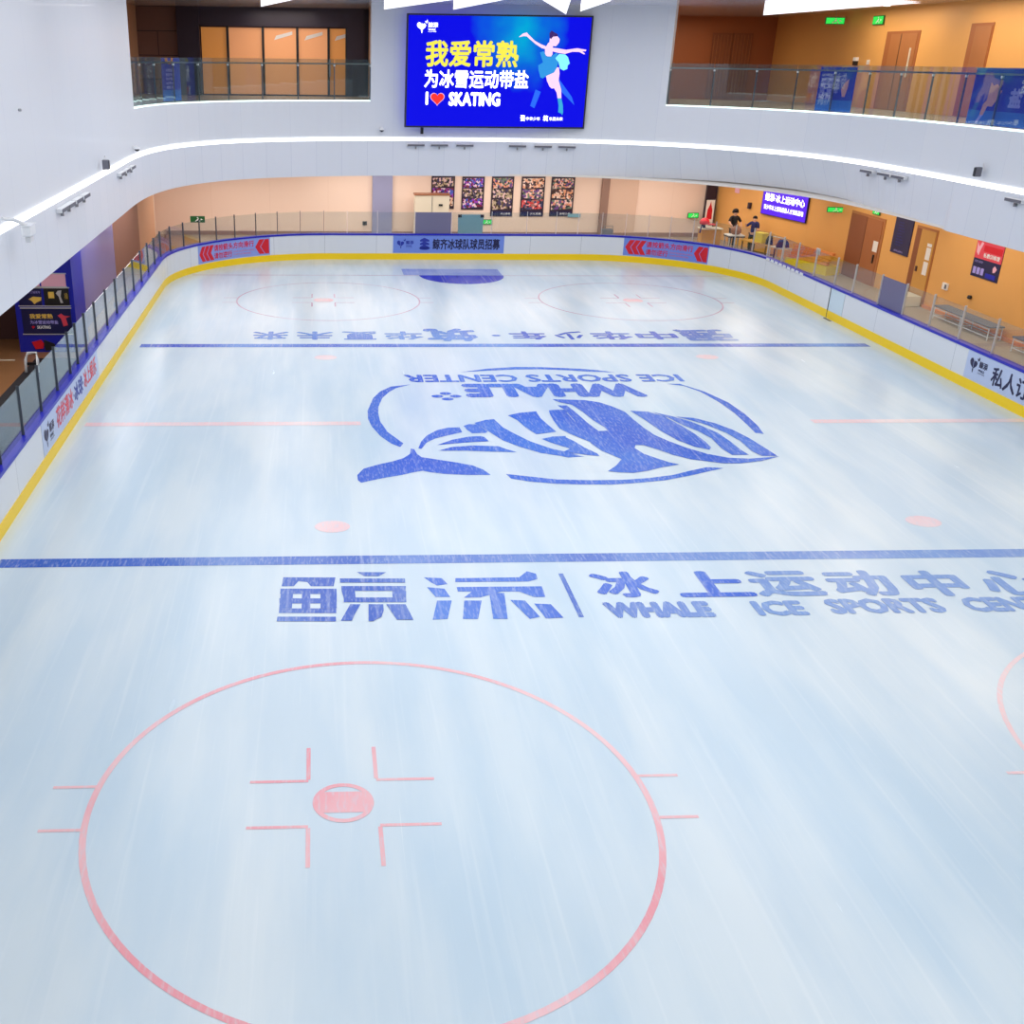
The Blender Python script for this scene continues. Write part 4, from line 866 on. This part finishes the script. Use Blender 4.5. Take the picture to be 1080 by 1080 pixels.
# dark doorway with a red roller banner
dd = empty('dark_doorway', (14.9, 32.4, 0), 'tall dark doorway where the peach wall meets the amber wall', 'doorway')
MB().box(14.58, 32.3, 0.02, 15.15, 32.48, ZB).build('leaf', M['dark_violet'], dd)
rb = empty('roller_banner', (14.75, 31.9, 0.02), 'white and red roll-up poster standing in front of the dark doorway', 'banner')
g = face((14.5, 31.9, 0.02), (1, 0.0), (0, -1))
MB().box(0, 0.1, 0, 0.46, 2.0, 0.01, g).build('sheet', M['paper'], rb)
MB().prism([(0.08, 1.0), (0.38, 1.0), (0.36, 1.5), (0.28, 1.75), (0.24, 1.95), (0.2, 1.75), (0.1, 1.5)], g, 0.01, 0.014).build('print', M['red'], rb)
MB().box(-0.03, 0.0, -0.06, 0.49, 0.1, 0.06, g).build('base', M['alu'], rb)
MB().tube([g(0.46, 0, -0.02), g(0.46, 2.05, -0.02)], 0.012, 6).build('pole', M['steel'], rb)

# ---------------------------------------------------------------- right wall, ground level
d = Vector((16.68-15.9, 24.17-27.72)).normalized()
led = empty('led_sign', (16.3, 26.0, 1.95), 'violet LED sign with two rows of glowing white lettering on the amber wall', 'sign')
g = face((15.9, 27.72, 1.87), (d.x, d.y), (d.y, -d.x)); LL = 3.60
MB().box(0.0, 0.0, 0.02, LL, 1.2, 0.1, g).build('case', M['navy'], led); MB().box(0.03, 0.03, 0.1, LL-0.03, 1.17, 0.105, g).build('display', M['led_violet'], led)
text('鲸添·冰上运动中心', g, 0.22, 0.66, LL-0.22, 1.04, 0.108, 0.022).build('lettering', M['led_white'], led, fixn=False)
text('青少年冰上运动后备人才训练基地', g, 0.22, 0.26, LL-0.22, 0.50, 0.108, 0.018).build('lettering', M['led_white'], led, fixn=False)
RWf = lambda y: face((17.45, y, 0.0), (0, -1), (-1, 0))
dr = empty('double_door', (17.45, 20.0, 0.02), 'brown double wooden door in the amber wall with a paper notice', 'door'); g = RWf(21.4)
MB().box(-0.08, 0, 0, 2.98, 2.82, 0.03, g).build('frame', M['wood'], dr)
MB().box(0.0, 0.02, 0.03, 1.42, 2.72, 0.05, g).build('leaf', M['wood_door_dark'], dr); MB().box(1.46, 0.02, 0.03, 2.82, 2.72, 0.05, g).build('leaf', M['wood_door'], dr)
MB().box(1.42, 0.02, 0.03, 1.46, 2.72, 0.04, g).build('door_gap', M['dark_violet'], dr)
MB().box(2.35, 1.42, 0.05, 2.75, 1.86, 0.055, g).build('notice', M['paper'], dr)
MB().box(2.55, 0.95, 0.05, 2.62, 1.3, 0.1, g).build('handle', M['black'], dr)
dr = empty('single_door', (17.45, 15.1, 0.02), 'plain wooden door with two white notices beside the dark board', 'door'); g = RWf(15.85)
MB().box(-0.05, 0, 0, 1.5, 2.95, 0.03, g).build('frame', M['wood'], dr)
MB().box(0.0, 0.02, 0.03, 0.38, 2.86, 0.04, g).build('reveal', M['wood_door_dark'], dr)
MB().box(0.38, 0.02, 0.03, 1.42, 2.86, 0.05, g).build('leaf', M['podium'], dr)
for v0, v1 in ((2.28, 2.4), (1.78, 2.24), (1.2, 1.7)): MB().box(0.98, v0, 0.05, 1.3, v1, 0.055, g).build('notice', M['paper'], dr)
MB().box(0.5, 1.25, 0.05, 0.6, 1.45, 0.09, g).build('lock', M['dark_brown'], dr)
nb = empty('notice_board', (17.45, 16.9, 1.65), 'tall dark navy notice board between the two doors', 'notice board'); g = RWf(17.6)
MB().box(0, 1.65, 0, 1.4, 3.15, 0.04, g).build('panel', M['navy'], nb)
mb = MB()
for k in range(9): text(['入场须知', '请勿携带食品进入', '滑冰请佩戴护具手套', '注意安全', '请按箭头方向滑行', '请勿逆行', '禁止追逐打闹', '贵重物品自行保管', '祝您滑冰愉快'][k], g, 0.3, 2.85-k*0.11, 0.7+0.05*(k % 4), 2.9-k*0.11, 0.045, 0.0, mb)
mb.build('lettering', M['ink_blue'], nb, fixn=False)
text('鲸添 冰上运动中心', g, 0.3, 1.72, 1.0, 1.8, 0.045, 0.01).build('lettering', M['print_lilac'], nb, fixn=False)
rp = empty('red_blue_poster', (17.45, 10.9, 1.75), 'poster with red upper half and navy lower half on the amber wall above the benches', 'poster'); g = RWf(11.72)
MB().box(0, 1.76, 0, 1.66, 3.0, 0.02, g).build('sheet', M['navy'], rp)
MB().box(0, 2.4, 0.02, 1.66, 3.0, 0.025, g).build('upper_half', M['red_soft'], rp)
MB().box(0.5, 2.68, 0.025, 1.6, 2.9, 0.03, g).build('red_bar', M['red'], rp)
MB().prism([(0.05, 2.95), (0.1, 2.6), (0.25, 2.5), (0.3, 2.7), (0.42, 2.95), (0.3, 2.98), (0.2, 2.8)], g, 0.025, 0.03).build('figure', M['pink'], rp)
text('私教训练营', g, 0.55, 2.48, 1.55, 2.64, 0.03, 0.02).build('lettering', M['white'], rp, fixn=False)
text('SPORTS CENTER', g, 0.1, 2.26, 0.6, 2.33, 0.025, 0.0).build('lettering', M['print_lilac'], rp, fixn=False)
for k in range(3): MB().box(0.1+k*0.24, 1.86, 0.02, 0.28+k*0.24, 2.1, 0.025, g).build('picture', M['print_lilac'], rp)
MB().box(0.9, 1.82, 0.02, 1.5, 1.98, 0.025, g).build('blue_bar', M['print_blue'], rp)
MB().prism([(1.25, 2.2), (1.35, 2.3), (1.5, 2.2), (1.42, 2.08), (1.3, 2.05)], g, 0.02, 0.025).build('figure', M['pink'], rp)
exit_sign((17.0, 22.2, 2.62), (1, -0.2), (-0.2, -1), 'green exit sign projecting from the wall left of the double door', 0.75, 0.24)
exit_sign((17.38, 19.3, 2.90), (0, -1), (-1, 0), 'green exit sign on the wall above the double door', 0.6, 0.26)
g = face((15.9, 27.72, 0), (d.x, d.y), (d.y, -d.x))
g0 = face((15.22, 32.5, 0), (0.14, -0.99), (-0.99, -0.14))
tag(MB().box(1.9, 2.55, 0.0, 2.35, 3.05, 0.03, g0).build('framed_notice', M['pink'], bevel=0.01), 'small pale framed notice high on the amber wall above the standing person', 'notice')
tag(MB().box(3.55, 1.95, 0.0, 3.75, 2.25, 0.14, g0).build('corner_speaker', M['dark_violet'], bevel=0.02), 'small dark wall speaker between the two people', 'speaker')  # dark speaker box on the wall, gives no light
sw = empty('switch_plate', (17.4, 9.9, 0.9), 'white switch plate low on the amber wall above the bench', 'switch')
MB().box(17.38, 12.9, 0.95, 17.44, 13.25, 1.2).build('plate', M['paper'], sw); MB().box(17.36, 12.95, 1.0, 17.38, 13.05, 1.15).build('rocker', M['seat_grey'], sw)
sk = tag(MB().lathe((17.38, 11.35, 0.95), [(0.05, 0), (0.09, 0.05), (0.06, 0.13)], 10).build('alarm_bell', M['black']), 'black round fitting on the wall behind the bench', 'wall fitting')
tag(MB().box(16.7, 14.4, 0.02, 17.35, 15.4, 0.42).build('low_box', M['cream'], bevel=0.02), 'low cream box on the floor by the plain wooden door', 'box')
def bench(y0, y1, label):
    b = empty('bench', (17.0, (y0+y1)/2, 0.02), label, 'bench', 'grey top benches along the right wall')
    MB().box(16.72, y0, 0.47, 17.28, y1, 0.52).build('seat', M['seat_grey'], b, bevel=0.01)
    n = 2
    for k in range(n+1):
        y = y0+0.06+(y1-y0-0.12)*k/n
        for x in (16.76, 17.24): MB().tube([(x, y, 0.02), (x, y, 0.47)], 0.018, 8).build('leg', M['steel_white'], b)
        MB().tube([(16.76, y, 0.14), (17.24, y, 0.14)], 0.013, 8).build('cross_rail', M['steel_white'], b)
    for x in (16.76, 17.24):
        for z in (0.14, 0.42): MB().tube([(x, y0+0.06, z), (x, y1-0.06, z)], 0.014, 8).build('rail', M['steel_white'], b)
bench(8.75, 12.4, 'bench with grey top and white metal frame, the farther one')
bench(3.2, 7.45, 'bench with grey top and white metal frame cut by the right edge')
# long curved seat with a yellow front
sofa = empty('curved_sofa', (15.9, 22.3, 0.02), 'curved orange ribbed lounge seat on a yellow base by the amber wall', 'sofa')
MB().strip(lambda u, v, w: (15.62+0.31*u+w*0.95, 23.5-u*0.95+w*0.31, v), 0, 2.7, 0.02, 0.42, 0, 0.75, 10).build('base', M['yellow'], sofa)
for k in range(4):
    MB().strip(lambda u, v, w: (15.62+0.31*u+w*0.95+0.05*math.sin(u*1.4), 23.4-u*0.95+w*0.31, v), 0, 2.5, 0.44+k*0.14, 0.55+k*0.14, 0.1+k*0.09, 0.26+k*0.09, 12).build('rib', M['orange'], sofa)

# ---------------------------------------------------------------- counter, tables and people in the far right corner
pod = empty('service_counter', (13.6, 28.6, 0.02), 'light wooden counter box at the far right corner of the rink', 'counter')
MB().box(13.15, 28.2, 0.02, 14.15, 28.8, 1.0).build('body', M['podium'], pod, bevel=0.01); MB().box(13.1, 28.15, 1.0, 14.2, 28.85, 1.05).build('top', M['cream'], pod, bevel=0.01)
fl = empty('red_cap_on_stand', (13.3, 28.5, 1.05), 'bright red cap with dark straps lying on the wooden counter', 'cap')
MB().lathe((13.3, 28.45, 1.24), [(0.24, 0), (0.26, 0.08), (0.22, 0.2), (0.12, 0.28), (0.02, 0.31)], 14).build('crown', M['red'], fl, smooth=True)
MB().box(13.35, 28.0, 1.24, 13.75, 28.4, 1.28).build('peak', M['red'], fl, bevel=0.01)
MB().tube([(13.2, 28.4, 1.24), (13.1, 28.3, 1.1), (13.0, 28.12, 0.85)], 0.04, 8).build('strap', M['denim'], fl)
MB().lathe((13.3, 28.45, 1.05), [(0.08, 0), (0.05, 0.19)], 10).build('stand', M['denim'], fl)
tb = empty('small_table', (14.35, 26.9, 0.02), 'small table with black rim and white legs beside the wooden counter', 'table')
MB().box(13.95, 26.6, 0.90, 14.75, 27.3, 0.95).build('top', M['paper'], tb); MB().box(13.94, 26.58, 0.84, 14.76, 27.32, 0.90).build('apron', M['black'], tb)
for x in (13.98, 14.66):
    for y in (26.62, 27.24): MB().box(x, y, 0.02, x+0.06, y+0.06, 0.84).build('leg', M['alu'], tb)
tb = empty('long_table', (15.0, 25.9, 0.02), 'long pale wooden table where the two people stand', 'table')
def tf(u, v, w): return (14.5+0.3*u+0.95*w, 26.4-0.95*u+0.3*w, 0.02+v)
MB().box(0, 0.72, 0, 1.9, 0.77, 0.6, tf).build('top', M['podium'], tb, bevel=0.005)
for u in (0.05, 1.8):
    for w in (0.03, 0.57): MB().box(u, 0, w, u+0.05, 0.72, w+0.05, tf).build('leg', M['dark_brown'], tb)
MB().box(0.1, 0.25, 0.1, 1.8, 0.28, 0.55, tf).build('shelf', M['dark_brown'], tb)
yb = empty('yellow_box', (15.0, 25.4, 0.80), 'bright yellow storage box standing on the long table', 'box')
MB().box(0.8, 0.775, 0.1, 1.40, 1.2, 0.45, tf).build('body', M['yellow'], yb, bevel=0.02); MB().box(0.78, 1.2, 0.08, 1.42, 1.24, 0.47, tf).build('lid', M['yellow'], yb, bevel=0.01)
bg = empty('brown_bag', (14.4, 27.0, 0.97), 'round brown bag lying on the small table', 'bag')
MB().lathe((14.4, 26.95, 0.955), [(0.16, 0), (0.26, 0.1), (0.26, 0.25), (0.14, 0.38), (0.04, 0.4)], 14).build('body', M['leather'], bg, smooth=True)
MB().tube([(14.3, 26.95, 1.34), (14.35, 26.95, 1.48), (14.45, 26.95, 1.48), (14.5, 26.95, 1.34)], 0.02, 8).build('strap', M['dark_brown'], bg)
def clothes(x, y, z, sx, sy, sz, m, label, seed):
    rr = random.Random(seed); mb = MB(); nu, nv = 12, 6; vs = []; fs = []
    for j in range(nv+1):
        for i in range(nu):
            a = 2*PI*i/nu; t = j/nv; r = math.cos(t*PI/2)**0.5 if t < 1 else 0.02; k = 1+0.22*math.sin(3*a+seed)+rr.uniform(-.1, .1)
            vs.append((x+sx*r*k*math.cos(a), y+sy*r*k*math.sin(a), z+sz*math.sin(t*PI/2)*(1+rr.uniform(-.06, .06))))
    for j in range(nv):
        for i in range(nu): fs.append((j*nu+i, j*nu+(i+1) % nu, (j+1)*nu+(i+1) % nu, (j+1)*nu+i))
    fs.append(tuple(range(nu-1, -1, -1))); fs.append(tuple(range(nv*nu, nv*nu+nu)))
    return tag(mb.add(vs, fs).build('folded_jacket', M[m], smooth=True), label, 'jacket')
bn = empty('side_bench', (15.4, 23.8, 0.02), 'low wooden bench with white frame holding dark clothes', 'bench')
def bf(u, v, w): return (15.6+0.33*u+0.94*w, 24.55-0.94*u+0.33*w, 0.02+v)
MB().box(0, 0.72, -0.5, 1.0, 0.78, 0.0, bf).build('seat', M['cream'], bn)
for u in (0.02, 0.94):
    for w in (-0.48, -0.05): MB().box(u, 0, w, u+0.04, 0.72, w+0.04, bf).build('leg', M['steel_white'], bn)
MB().box(0.94, 0.78, -0.48, 0.98, 1.25, -0.44, bf).build('arm_post', M['steel_white'], bn); MB().box(0.1, 1.22, -0.48, 0.98, 1.25, -0.44, bf).build('back_rail', M['steel_white'], bn)
P = bf(0.55, 0.785, -0.25); clothes(P[0], P[1], P[2], 0.28, 0.24, 0.34, 'denim', 'dark blue jacket heaped at the right end of the bench', 3)
P = tf(1.72, 0.775, 0.3); clothes(P[0], P[1], P[2], 0.15, 0.2, 0.40, 'blackcloth', 'dark jacket heaped beside the yellow box', 5)

def skin_mesh(name, pts, edges, radii, m, parent, root=0, sub=2):
    me = bpy.data.meshes.new(name); me.from_pydata(pts, edges, []); o = bpy.data.objects.new(name, me); COL.objects.link(o)
    s = o.modifiers.new('s', 'SKIN'); d_ = o.modifiers.new('d', 'SUBSURF'); d_.levels = sub; d_.render_levels = sub
    for i, r in enumerate(radii):
        v = me.skin_vertices[0].data[i]; v.radius = (r, r) if not isinstance(r, tuple) else r; v.use_root = (i == root)
    bpy.context.view_layer.update()
    m2 = bpy.data.meshes.new_from_object(o.evaluated_get(bpy.context.evaluated_depsgraph_get()))
    bpy.data.objects.remove(o); bpy.data.meshes.remove(me)
    m2.materials.clear(); m2.materials.append(m)
    for p in m2.polygons: p.use_smooth = True; p.material_index = 0
    o = bpy.data.objects.new(name, m2); COL.objects.link(o)
    if parent: o.parent = parent; o.matrix_parent_inverse = parent.matrix_basis.inverted()
    return o
def person(loc, rz, H, armL, armR, top, trousers, hair, label):
    """armL / armR: (elbow, wrist) in body space; body faces -y, its left is +x"""
    e = empty('person', loc, label, 'person'); bpy.context.view_layer.update()
    R = Matrix.Translation(loc) @ Matrix.Rotation(rz, 4, 'Z') @ Matrix.Scale(H/1.75, 4)
    T = lambda p: tuple(R @ Vector(p))
    sc = H/1.75
    pel = (0, 0, 0.95)
    P = [pel, (0, 0, 1.12), (0, 0.01, 1.32), (0, 0.01, 1.45), (0, 0.0, 1.52), (0, -0.02, 1.60), (0, -0.02, 1.67)]
    E = [(0, 1), (1, 2), (2, 3), (3, 4), (4, 5), (5, 6)]; Rr = [0.13, 0.115, 0.14, 0.10, 0.05, 0.085, 0.075]
    def chain(start, pts, rad):
        k = start
        for p, r in zip(pts, rad): P.append(p); Rr.append(r); E.append((k, len(P)-1)); k = len(P)-1
        return k
    hands = []
    for sx, (el, wr) in ((1, armL), (-1, armR)):
        wv = Vector(wr); ev = Vector(el); dv = (wv-ev).normalized(); palm = wv+dv*0.075
        k = chain(3, [(sx*0.19, 0.01, 1.42), el, wr, tuple(palm)], [0.055, 0.04, 0.028, 0.034])
        side = dv.cross(Vector((0, 0, 1))); side = side.normalized() if side.length > 0.1 else Vector((1, 0, 0))
        for q, ln in ((-0.027, 0.055), (-0.009, 0.068), (0.009, 0.064), (0.027, 0.05)):
            b0 = palm+side*q+dv*0.01; chain(k, [tuple(b0+dv*0.03), tuple(b0+dv*ln+Vector((0, 0, -0.012)))], [0.0095, 0.008])
        chain(k, [tuple(wv+dv*0.05+side*0.045), tuple(wv+dv*0.085+side*0.055)], [0.010, 0.009])
    for sx in (1, -1): chain(0, [(sx*0.10, 0, 0.88), (sx*0.11, -0.01, 0.50), (sx*0.11, 0.02, 0.10), (sx*0.11, -0.04, 0.045), (sx*0.11, -0.14, 0.035)], [0.09, 0.062, 0.042, 0.045, 0.035])
    skin_mesh('body', [T(p) for p in P], E, [r*sc for r in Rr], M['skin'], e)
    # shirt with sleeves to the elbow
    P2 = [(0, 0, 0.93), (0, 0, 1.12), (0, 0.01, 1.32), (0, 0.01, 1.46)]; E2 = [(0, 1), (1, 2), (2, 3)]; R2 = [0.16, 0.145, 0.17, 0.115]
    for sx, (el, wr) in ((1, armL), (-1, armR)):
        a = Vector((sx*0.2, 0.01, 1.42)); mid = a.lerp(Vector(el), 0.92); P2 += [tuple(a), tuple(mid)]; R2 += [0.08, 0.062]; n = len(P2); E2 += [(3, n-2), (n-2, n-1)]
    skin_mesh('shirt', [T(p) for p in P2], E2, [r*sc for r in R2], M[top], e)
    P3 = [(0, 0, 0.97), (0.1, 0, 0.86), (0.11, -0.01, 0.5), (0.11, 0.02, 0.1), (-0.1, 0, 0.86), (-0.11, -0.01, 0.5), (-0.11, 0.02, 0.1)]
    skin_mesh('trousers', [T(p) for p in P3], [(0, 1), (1, 2), (2, 3), (0, 4), (4, 5), (5, 6)], [r*sc for r in (0.14, 0.115, 0.085, 0.065, 0.115, 0.085, 0.065)], M[trousers], e)
    for sx in (1, -1): skin_mesh('shoe', [T((sx*0.11, 0.06, 0.05)), T((sx*0.11, -0.06, 0.05)), T((sx*0.11, -0.18, 0.04))], [(0, 1), (1, 2)], [0.055*sc, 0.055*sc, 0.04*sc], M['black'], e, sub=1)
    mb = MB(); rr = random.Random(2)
    c = (0, 0.005, 1.685); nu, nv = 20, 12; k = 0.155 if hair == 'bushy' else 0.115
    vs = []; fs = []
    for j in range(nv+1):
        for i in range(nu):
            a = 2*PI*i/nu; t = PI*j/nv; x, y, z = math.sin(t)*math.cos(a), math.sin(t)*math.sin(a), math.cos(t)
            q = k*(1+rr.uniform(-.05, .05)*(hair == 'bushy'))
            if y < -0.35 and z < 0.35: q = 0.07
            if z < -0.45: q = 0.06
            vs.append(T((c[0]+x*q, c[1]+y*q, c[2]+z*q*1.02)))
    for j in range(nv):
        for i in range(nu): fs.append((j*nu+i, j*nu+(i+1) % nu, (j+1)*nu+(i+1) % nu, (j+1)*nu+i))
    mb.add(vs, fs).build('hair', M['hair'], e, smooth=True)
    for sx in (1, -1):
        MB().lathe((0, 0, 0), [(0.002, -0.009), (0.011, -0.004), (0.011, 0.004), (0.002, 0.009)], 8)
        q = MB().lathe((sx*0.033, -0.102, 1.635), [(0.002, -0.009), (0.011, -0.004), (0.011, 0.004), (0.002, 0.009)], 8); q.v = [T(v) for v in q.v]; q.build('eye', M['black'], e)
        q = MB().lathe((sx*0.088, -0.01, 1.62), [(0.004, -0.032), (0.016, -0.01), (0.018, 0.015), (0.004, 0.032)], 8); q.v = [T(v) for v in q.v]; q.build('ear', M['skin'], e, smooth=True)
    q = MB().prism([(-0.014, 1.585), (0.014, 1.585), (0.0, 1.63)], lambda u, v, w: (u, -0.100-w*(1.63-v)/0.045, v), 0, 0.026); q.v = [T(v) for v in q.v]; q.build('nose', M['skin'], e)
    q = MB().box(-0.024, -0.106, 1.560, 0.024, -0.094, 1.568); q.v = [T(v) for v in q.v]; q.build('mouth', M['red_text'], e)
    return e
person((14.85, 28.5, 0.02), 0.25, 1.88, ((0.32, -0.10, 1.20), (0.20, -0.30, 1.10)), ((-0.34, -0.08, 1.24), (-0.38, -0.32, 1.16)), 'blackcloth', 'blackcloth', 'bushy', 'person with bushy dark hair in black top and trousers standing with bent arms')
person((15.42, 27.3, 0.02), -0.75, 1.74, ((0.26, -0.06, 1.16), (0.14, -0.26, 1.02)), ((-0.36, -0.10, 1.24), (-0.30, -0.32, 1.38)), 'navycloth', 'blackcloth', 'short', 'person with short dark hair in navy top leaning an arm forward behind the long table')

# ---------------------------------------------------------------- left booth, ground level
bo = empty('promotion_booth', (-15.05, 8.2, 0.02), 'tall blue advertising booth with several poster panels behind the left boards', 'booth')
MB().box(-15.98, 7.42, 0.02, -14.12, 9.05, 3.7).build('body', M['booth_blue'], bo)
g = face((-15.98, 7.42, 0), (1, 0), (0, -1))
def panel(u0, v0, u1, v1, m, label=None):
    o = MB().box(u0, v0, 0.0, u1, v1, 0.03, g).build('poster_panel', M[m], bo); 
    MB().box(u0-0.03, v0-0.03, 0.0, u1+0.03, v0, 0.04, g).build('trim', M['alu'], bo); MB().box(u0-0.03, v1, 0.0, u1+0.03, v1+0.03, 0.04, g).build('trim', M['alu'], bo)
    return o
p = panel(0.18, 0.62, 1.72, 1.42, 'navy')
text('我爱常熟', g, 0.42, 1.1, 1.15, 1.26, 0.035, 0.03).build('lettering', M['gold'], p, fixn=False)
text('为冰雪运动带盐', g, 0.42, 0.93, 1.3, 1.05, 0.035, 0.02).build('lettering', M['print_lilac'], p, fixn=False)
text('SKATING', g, 0.62, 0.78, 1.05, 0.88, 0.035, 0.03).build('lettering', M['white'], p, fixn=False)
MB().prism([(0.45, 0.84), (0.5, 0.88), (0.56, 0.84), (0.5, 0.78)], g, 0.03, 0.036).build('heart', M['red'], p)
MB().prism([(1.3, 1.2), (1.42, 1.27), (1.5, 1.2), (1.7, 1.18), (1.55, 1.12), (1.6, 0.9), (1.45, 0.85), (1.4, 1.1)], g, 0.03, 0.036).build('figure', M['red_soft'], p)
p = panel(0.94, 1.52, 1.72, 2.06, 'black')
MB().box(1.08, 1.75, 0.03, 1.26, 1.95, 0.036, g).build('emblem', M['gold'], p); MB().prism([(1.38, 1.98), (1.5, 2.0), (1.46, 1.8), (1.52, 1.6), (1.44, 1.6), (1.4, 1.8), (1.32, 1.9)], g, 0.03, 0.036).build('figure', M['alu'], p)
text('冰球', g, 1.58, 1.72, 1.68, 1.92, 0.036, 0.0).build('lettering', M['gold'], p, fixn=False)
p = panel(0.15, 1.52, 0.86, 2.06, 'navy')
MB().prism([(0.45, 1.72), (0.6, 1.8), (0.86, 1.78), (0.84, 1.68), (0.7, 1.62), (0.62, 1.56), (0.55, 1.66)], g, 0.03, 0.036).build('figure', M['gold'], p)
text('冰上碰碰车', g, 0.45, 1.9, 0.84, 1.98, 0.036, 0.0).build('lettering', M['print_lilac'], p, fixn=False)
p = panel(0.9, 2.12, 1.66, 2.5, 'pink')
p = panel(0.3, 2.12, 0.84, 2.5, 'pink')
MB().prism([(0.4, 0.35), (0.7, 0.42), (0.78, 0.3), (0.74, 0.15), (0.5, 0.12)], g, 0.0, 0.05).build('figure', M['red'], bo)
MB().prism([(0.78, 0.42), (1.1, 0.3), (1.2, 0.1), (0.8, 0.08)], g, 0.0, 0.04).build('figure', M['black'], bo)
ch = empty('skate_aid', (-15.0, 4.9, 0.035), 'small white frame-shaped skating aid standing on the rubber mat', 'skating aid')
MB().tube([(-15.15, 4.75, 0.08), (-15.15, 4.85, 0.45), (-15.1, 4.95, 0.62), (-14.85, 4.95, 0.62), (-14.8, 4.85, 0.45), (-14.8, 4.75, 0.08)], 0.045, 8).build('frame', M['white_gloss'], ch, smooth=True)
MB().box(-15.12, 4.8, 0.28, -14.83, 4.9, 0.36).build('cross_bar', M['black'], ch)
tag(MB().box(-18.5, 6.35, 0.02, -15.9, 6.45, 0.03).build('floor_strip', M['cream']), 'thin pale strip across the wooden floor left of the booth', 'floor strip')

# ---------------------------------------------------------------- light
def area(name, loc, size, power, col=(1, 1, 1), rot=(0, 0, 0), size_y=None):
    l = bpy.data.lights.new(name, 'AREA'); l.energy = power; l.size = size; l.color = col
    if size_y: l.shape = 'RECTANGLE'; l.size_y = size_y
    o = bpy.data.objects.new(name, l); o.location = loc; o.rotation_euler = rot; COL.objects.link(o); return o
P0 = 215
for ix, x in enumerate((-8.5, -1.0, 6.5)):
    for iy, y in enumerate((-22, -12, -2, 8, 17)):
        area('rink_ceiling_light', (x, y, 10.9), 7.0, P0, (1.0, 1.0, 1.0), size_y=8.5)
for x, y in ((-10.5, 28.6), (-3.5, 29.6), (3.5, 29.6), (11.0, 29.2)):
    area('gallery_fill', (x, y, 3.70), 6.0, 170, (1.0, 0.95, 0.92), size_y=3.6)  # unseen lamps added under the soffit to brighten the far wall
for x, y in ((14.6, 25.2), (15.7, 18), (15.9, 10.5), (15.9, 2), (15.9, -6)):
    area('gallery_fill', (x, y, 3.70), 2.2 if y < 20 else 1.6, 85, (1.0, 0.90, 0.74), size_y=6.5 if y < 20 else 5)  # warm fill added for the amber wall, no fitting in view
for x, y in ((-13.9, 19), (-13.9, 11), (-15.5, 3), (-15.5, -6)):
    area('gallery_fill', (x, y, 3.70), 1.0, 80, (1.0, 0.95, 0.92), size_y=6)  # fill added above the left side, no fitting in view
for x, y in ((16.2, 21), (16.2, 13), (16.2, 5)):
    area('upper_hall_light', (x, y, 10.9), 2.0, 150, (1.0, 0.88, 0.70), size_y=6)
area('upper_room_light', (-8, 29.5, 10.9), 3, 110, (1.0, 0.9, 0.82), size_y=2)
area('upper_hall_light', (13, 31, 10.9), 1.5, 90, (1.0, 0.84, 0.64), size_y=3)
w = bpy.data.worlds.new('World'); SC.world = w; w.use_nodes = True
w.node_tree.nodes['Background'].inputs[0].default_value = (0.8, 0.86, 1.0, 1); w.node_tree.nodes['Background'].inputs[1].default_value = 0.3

# ---------------------------------------------------------------- camera
cam = bpy.data.cameras.new('Camera'); co = bpy.data.objects.new('Camera', cam); COL.objects.link(co)
co.location = (-6.49226, -26.7793, 8.76303); co.rotation_euler = (1.15531, -0.0108416, -0.0469743)
cam.sensor_width = 36; cam.lens = 1127.4918/1080*36; cam.shift_x = (540-388.914)/1080; cam.shift_y = (559.119-540)/1080
cam.clip_start = 0.1; cam.clip_end = 300
SC.camera = co
SC.view_settings.view_transform = 'Standard'; SC.view_settings.look = 'None'; SC.view_settings.gamma = 1; SC.view_settings.use_curve_mapping = False
SC.view_settings.exposure = 0.22
